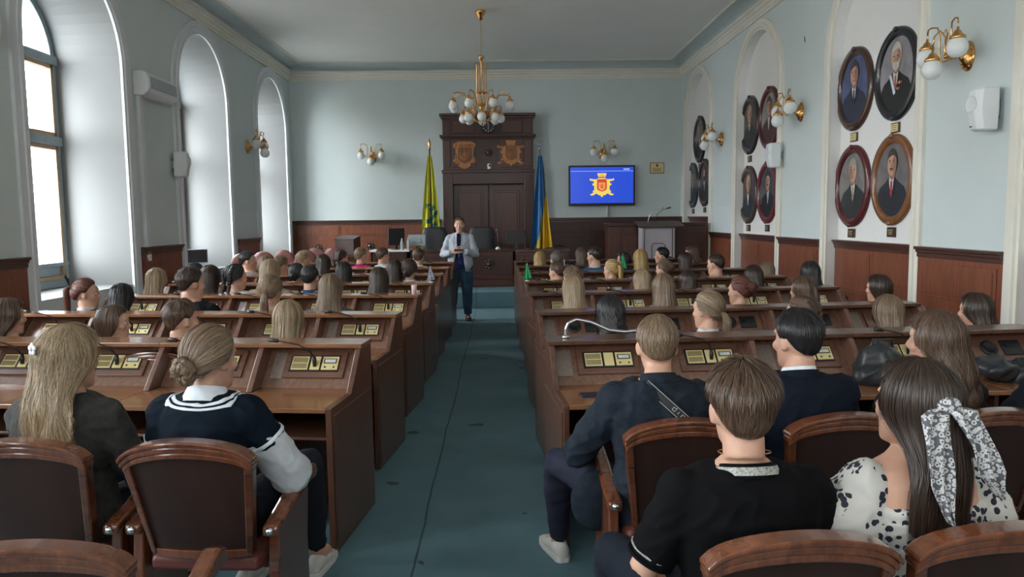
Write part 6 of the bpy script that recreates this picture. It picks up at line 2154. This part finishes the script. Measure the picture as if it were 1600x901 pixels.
for i in (0, 1):
    a, b = shoe_mesh(ST, i); u = a.build('shoe', cloth((0.05, 0.028, 0.018), .4), e, smooth=True); b.build('sole', M['black'], u)
for nm, me in hair_style('crew', 77, .7): link_mesh(nm, me, HM['brown'], e, T)
eyes(e, T)
w = MB()
for sx in (-1, 1): w.tube([T @ Vector((sx * .016, .084, .028)), T @ Vector((sx * .032, .083, .032)), T @ Vector((sx * .046, .075, .028))], .0028, 6)
w.build('eyebrow', HM['brown'], e, smooth=True)
w = MB(); w.box(-.636 - .075, -.636 + .075, 12.25 - .275, 12.25 - .265, 1.13, 1.17)
tag(w.build('smartphone', M['black'], bevel=.003), 'dark phone held in both hands of the standing speaker', 'phone')
w = MB(); w.tube([(-.05, .06, 1.40), (-.045, .11, 1.30), (-.02, .125, 1.15), (0, .128, 1.02), (.02, .125, 1.15), (.045, .11, 1.30), (.05, .06, 1.40)], .003, 6)
w.build('lanyard', M['white_plastic'], e, smooth=True)

# ------------------------------------------------------------------ small things on the desks
def on_ledge(side, r, u, dy=-.09):
    x, y = row_pt(side, r, u, dy); return (x, y, .976)


def pennant(loc, h, col, label, m2=None):
    e = empty('table_pennant', loc, 0, label, 'pennant', 'small table pennants')
    w = MB(); w.lathe([(.022, 0), (.022, .006), (.004, .012)], n=14); w.tube([(0, 0, .01), (0, 0, h)], .003, 6); w.ell((0, 0, h), .005, 8, 6)
    w.build('stand', M['white_plastic'], e, smooth=True)
    w = MB(); G_ = []
    for i in range(13):
        t = i / 12; hw = .006 + .042 * t
        G_.append([(hw * s_ + .008 * t, .010 * math.sin(s_ * 7) * t - .006, h - .015 - (h - .035) * t + .012 * t * s_) for s_ in [k / 6 - 1 for k in range(13)]])
    w.grid(G_)
    o = w.build('pennant_cloth', col, e, smooth=True); sd = o.modifiers.new('s', 'SOLIDIFY'); sd.thickness = .002
    return e


M['green_cloth'] = mat('green_satin', (0.01, 0.30, 0.09), 0.4)
M['blue_white'] = noisy('white_blue_satin', (0.60, 0.62, 0.66), (0.03, 0.05, 0.20), 22, 0.5)
pennant(on_ledge(1, 3, .03), .19, M['green_cloth'], 'green table pennant at the aisle end of a right-hand desk row')
pennant(on_ledge(1, 4, 1.29, -.15), .21, M['green_cloth'], 'green table pennant beside the golden ponytail on the right')
pennant(on_ledge(-1, 3, .03), .17, M['blue_white'], 'white and blue table pennant at the aisle end of a left-hand desk row')
w = MB(); w.tube([(0, 0, 0), (0, 0, .15)], .004, 6); w.lathe([(.02, 0), (.02, .006), (.004, .01)], n=12)
tag(w.build('flag_stick', M['white_plastic'], smooth=True, loc=on_ledge(1, 4, .56)), 'bare white flag stick on a right-hand desk behind the light brown hair', 'stick')
w = MB(); w.lathe([(.020, 0), (.026, .085), (.023, .085), (.018, .005)], n=16)
tag(w.build('paper_cup', noisy('pink_white_cup', (0.6, 0.35, 0.35), (0.65, 0.60, 0.60), 30, .6), smooth=True, loc=on_ledge(-1, 2, .05)), 'pink and white cup on a desk at the left side of the aisle', 'cup')
e = empty('gooseneck_lamp', (0, 0, 0), 0, 'silver gooseneck lamp clamped on the nearest right-hand desk ledge', 'lamp')
x, y, z = on_ledge(1, 0, .11)
w = MB()
cv = [(x, y, z), (x, y, z + .05), (x + .015, y, z + .085), (x + .06, y, z + .105), (x + .14, y - .01, z + .09), (x + .24, y - .02, z + .045), (x + .33, y - .03, z + .035), (x + .42, y - .04, z + .045)]
fine = []
for i in range(len(cv) - 1):
    for k in range(8): fine.append(Vector(cv[i]).lerp(Vector(cv[i + 1]), k / 8))
w.tube(fine, [.0095 + .0008 * (i % 2) for i in range(len(fine))], 10)
w.lathe([(.022, 0), (.022, .01), (.012, .02)], (x, y, z), 16)
w.build('gooseneck', M['steel'], e, smooth=True)
w = MB(); w.tube([(x + .41, y - .04, z + .044), (x + .55, y - .05, z + .055)], [.013, .016], 12); w.build('lamp_head', M['black'], e, smooth=True)
x, y = row_pt(1, 0, .19, -.50)
e = empty('smartphone', (x, y, .741), R(10), 'dark blue phone lying on the nearest right-hand worktop by the aisle', 'phone')
w = MB(); w.box(-.075, .075, -.036, .036, 0, .009); w.build('case', cloth((0.02, 0.035, 0.09), .3), e, bevel=.004)
w = MB(); w.box(-.070, .070, -.032, .032, .009, .010); w.build('screen', M['black'], e)
x, y = row_pt(1, 0, 1.78, -.42)
w = MB(); w.ell((0, 0, .10), (.12, .09, .12), 20, 12); w.ell((.03, .02, .06), (.16, .12, .08), 20, 12); w.ell((-.05, -.05, .05), (.10, .08, .06), 16, 10)
o = bpy.data.objects.new('handbag', remeshed(w, 'handbag', .010, 4, .02, 2)); C.objects.link(o); o.data.materials.append(M['black_leather']); o.location = (x, y, .74)
tag(o, 'crumpled black bag on the nearest right-hand desk between the suit and the wavy hair', 'bag')
w = MB(); w.tube([(-.08, 0, .12), (-.05, -.02, .24), (.05, -.02, .24), (.08, 0, .12)], .008, 8); w.build('handle', M['black_leather'], o, smooth=True)
x, y = row_pt(1, 0, 2.62, -.46)
w = MB()
for a in range(7): w.ell((-.2 + a * .07, .03 * math.sin(a * 2), .05 + .02 * math.cos(a * 1.7)), (.09, .11, .045), 14, 8)
o = bpy.data.objects.new('jacket', remeshed(w, 'jacket', .010, 3, .03, 5)); C.objects.link(o); o.data.materials.append(M['black_leather']); o.location = (x, y, .74)
tag(o, 'black jacket heaped on the nearest desk at the right edge', 'jacket')
w = MB(); w.grid([[(.10 * u_ , .02 * v_, .0 + .11 * v_ - .05 * u_ * u_) for u_ in [k / 8 for k in range(9)]] for v_ in [k / 4 for k in range(5)]])
o = w.build('folded_paper', M['paper'], loc=(1.30, 2.13, .76), smooth=True, rz=R(8)); sd = o.modifiers.new('s', 'SOLIDIFY'); sd.thickness = .002
tag(o, 'white sheet of paper on the lap beside the scarf wearer at the right edge', 'paper')
w = MB(); w.lathe([(.012, 0), (.02, .01), (.004, .012)], n=10)
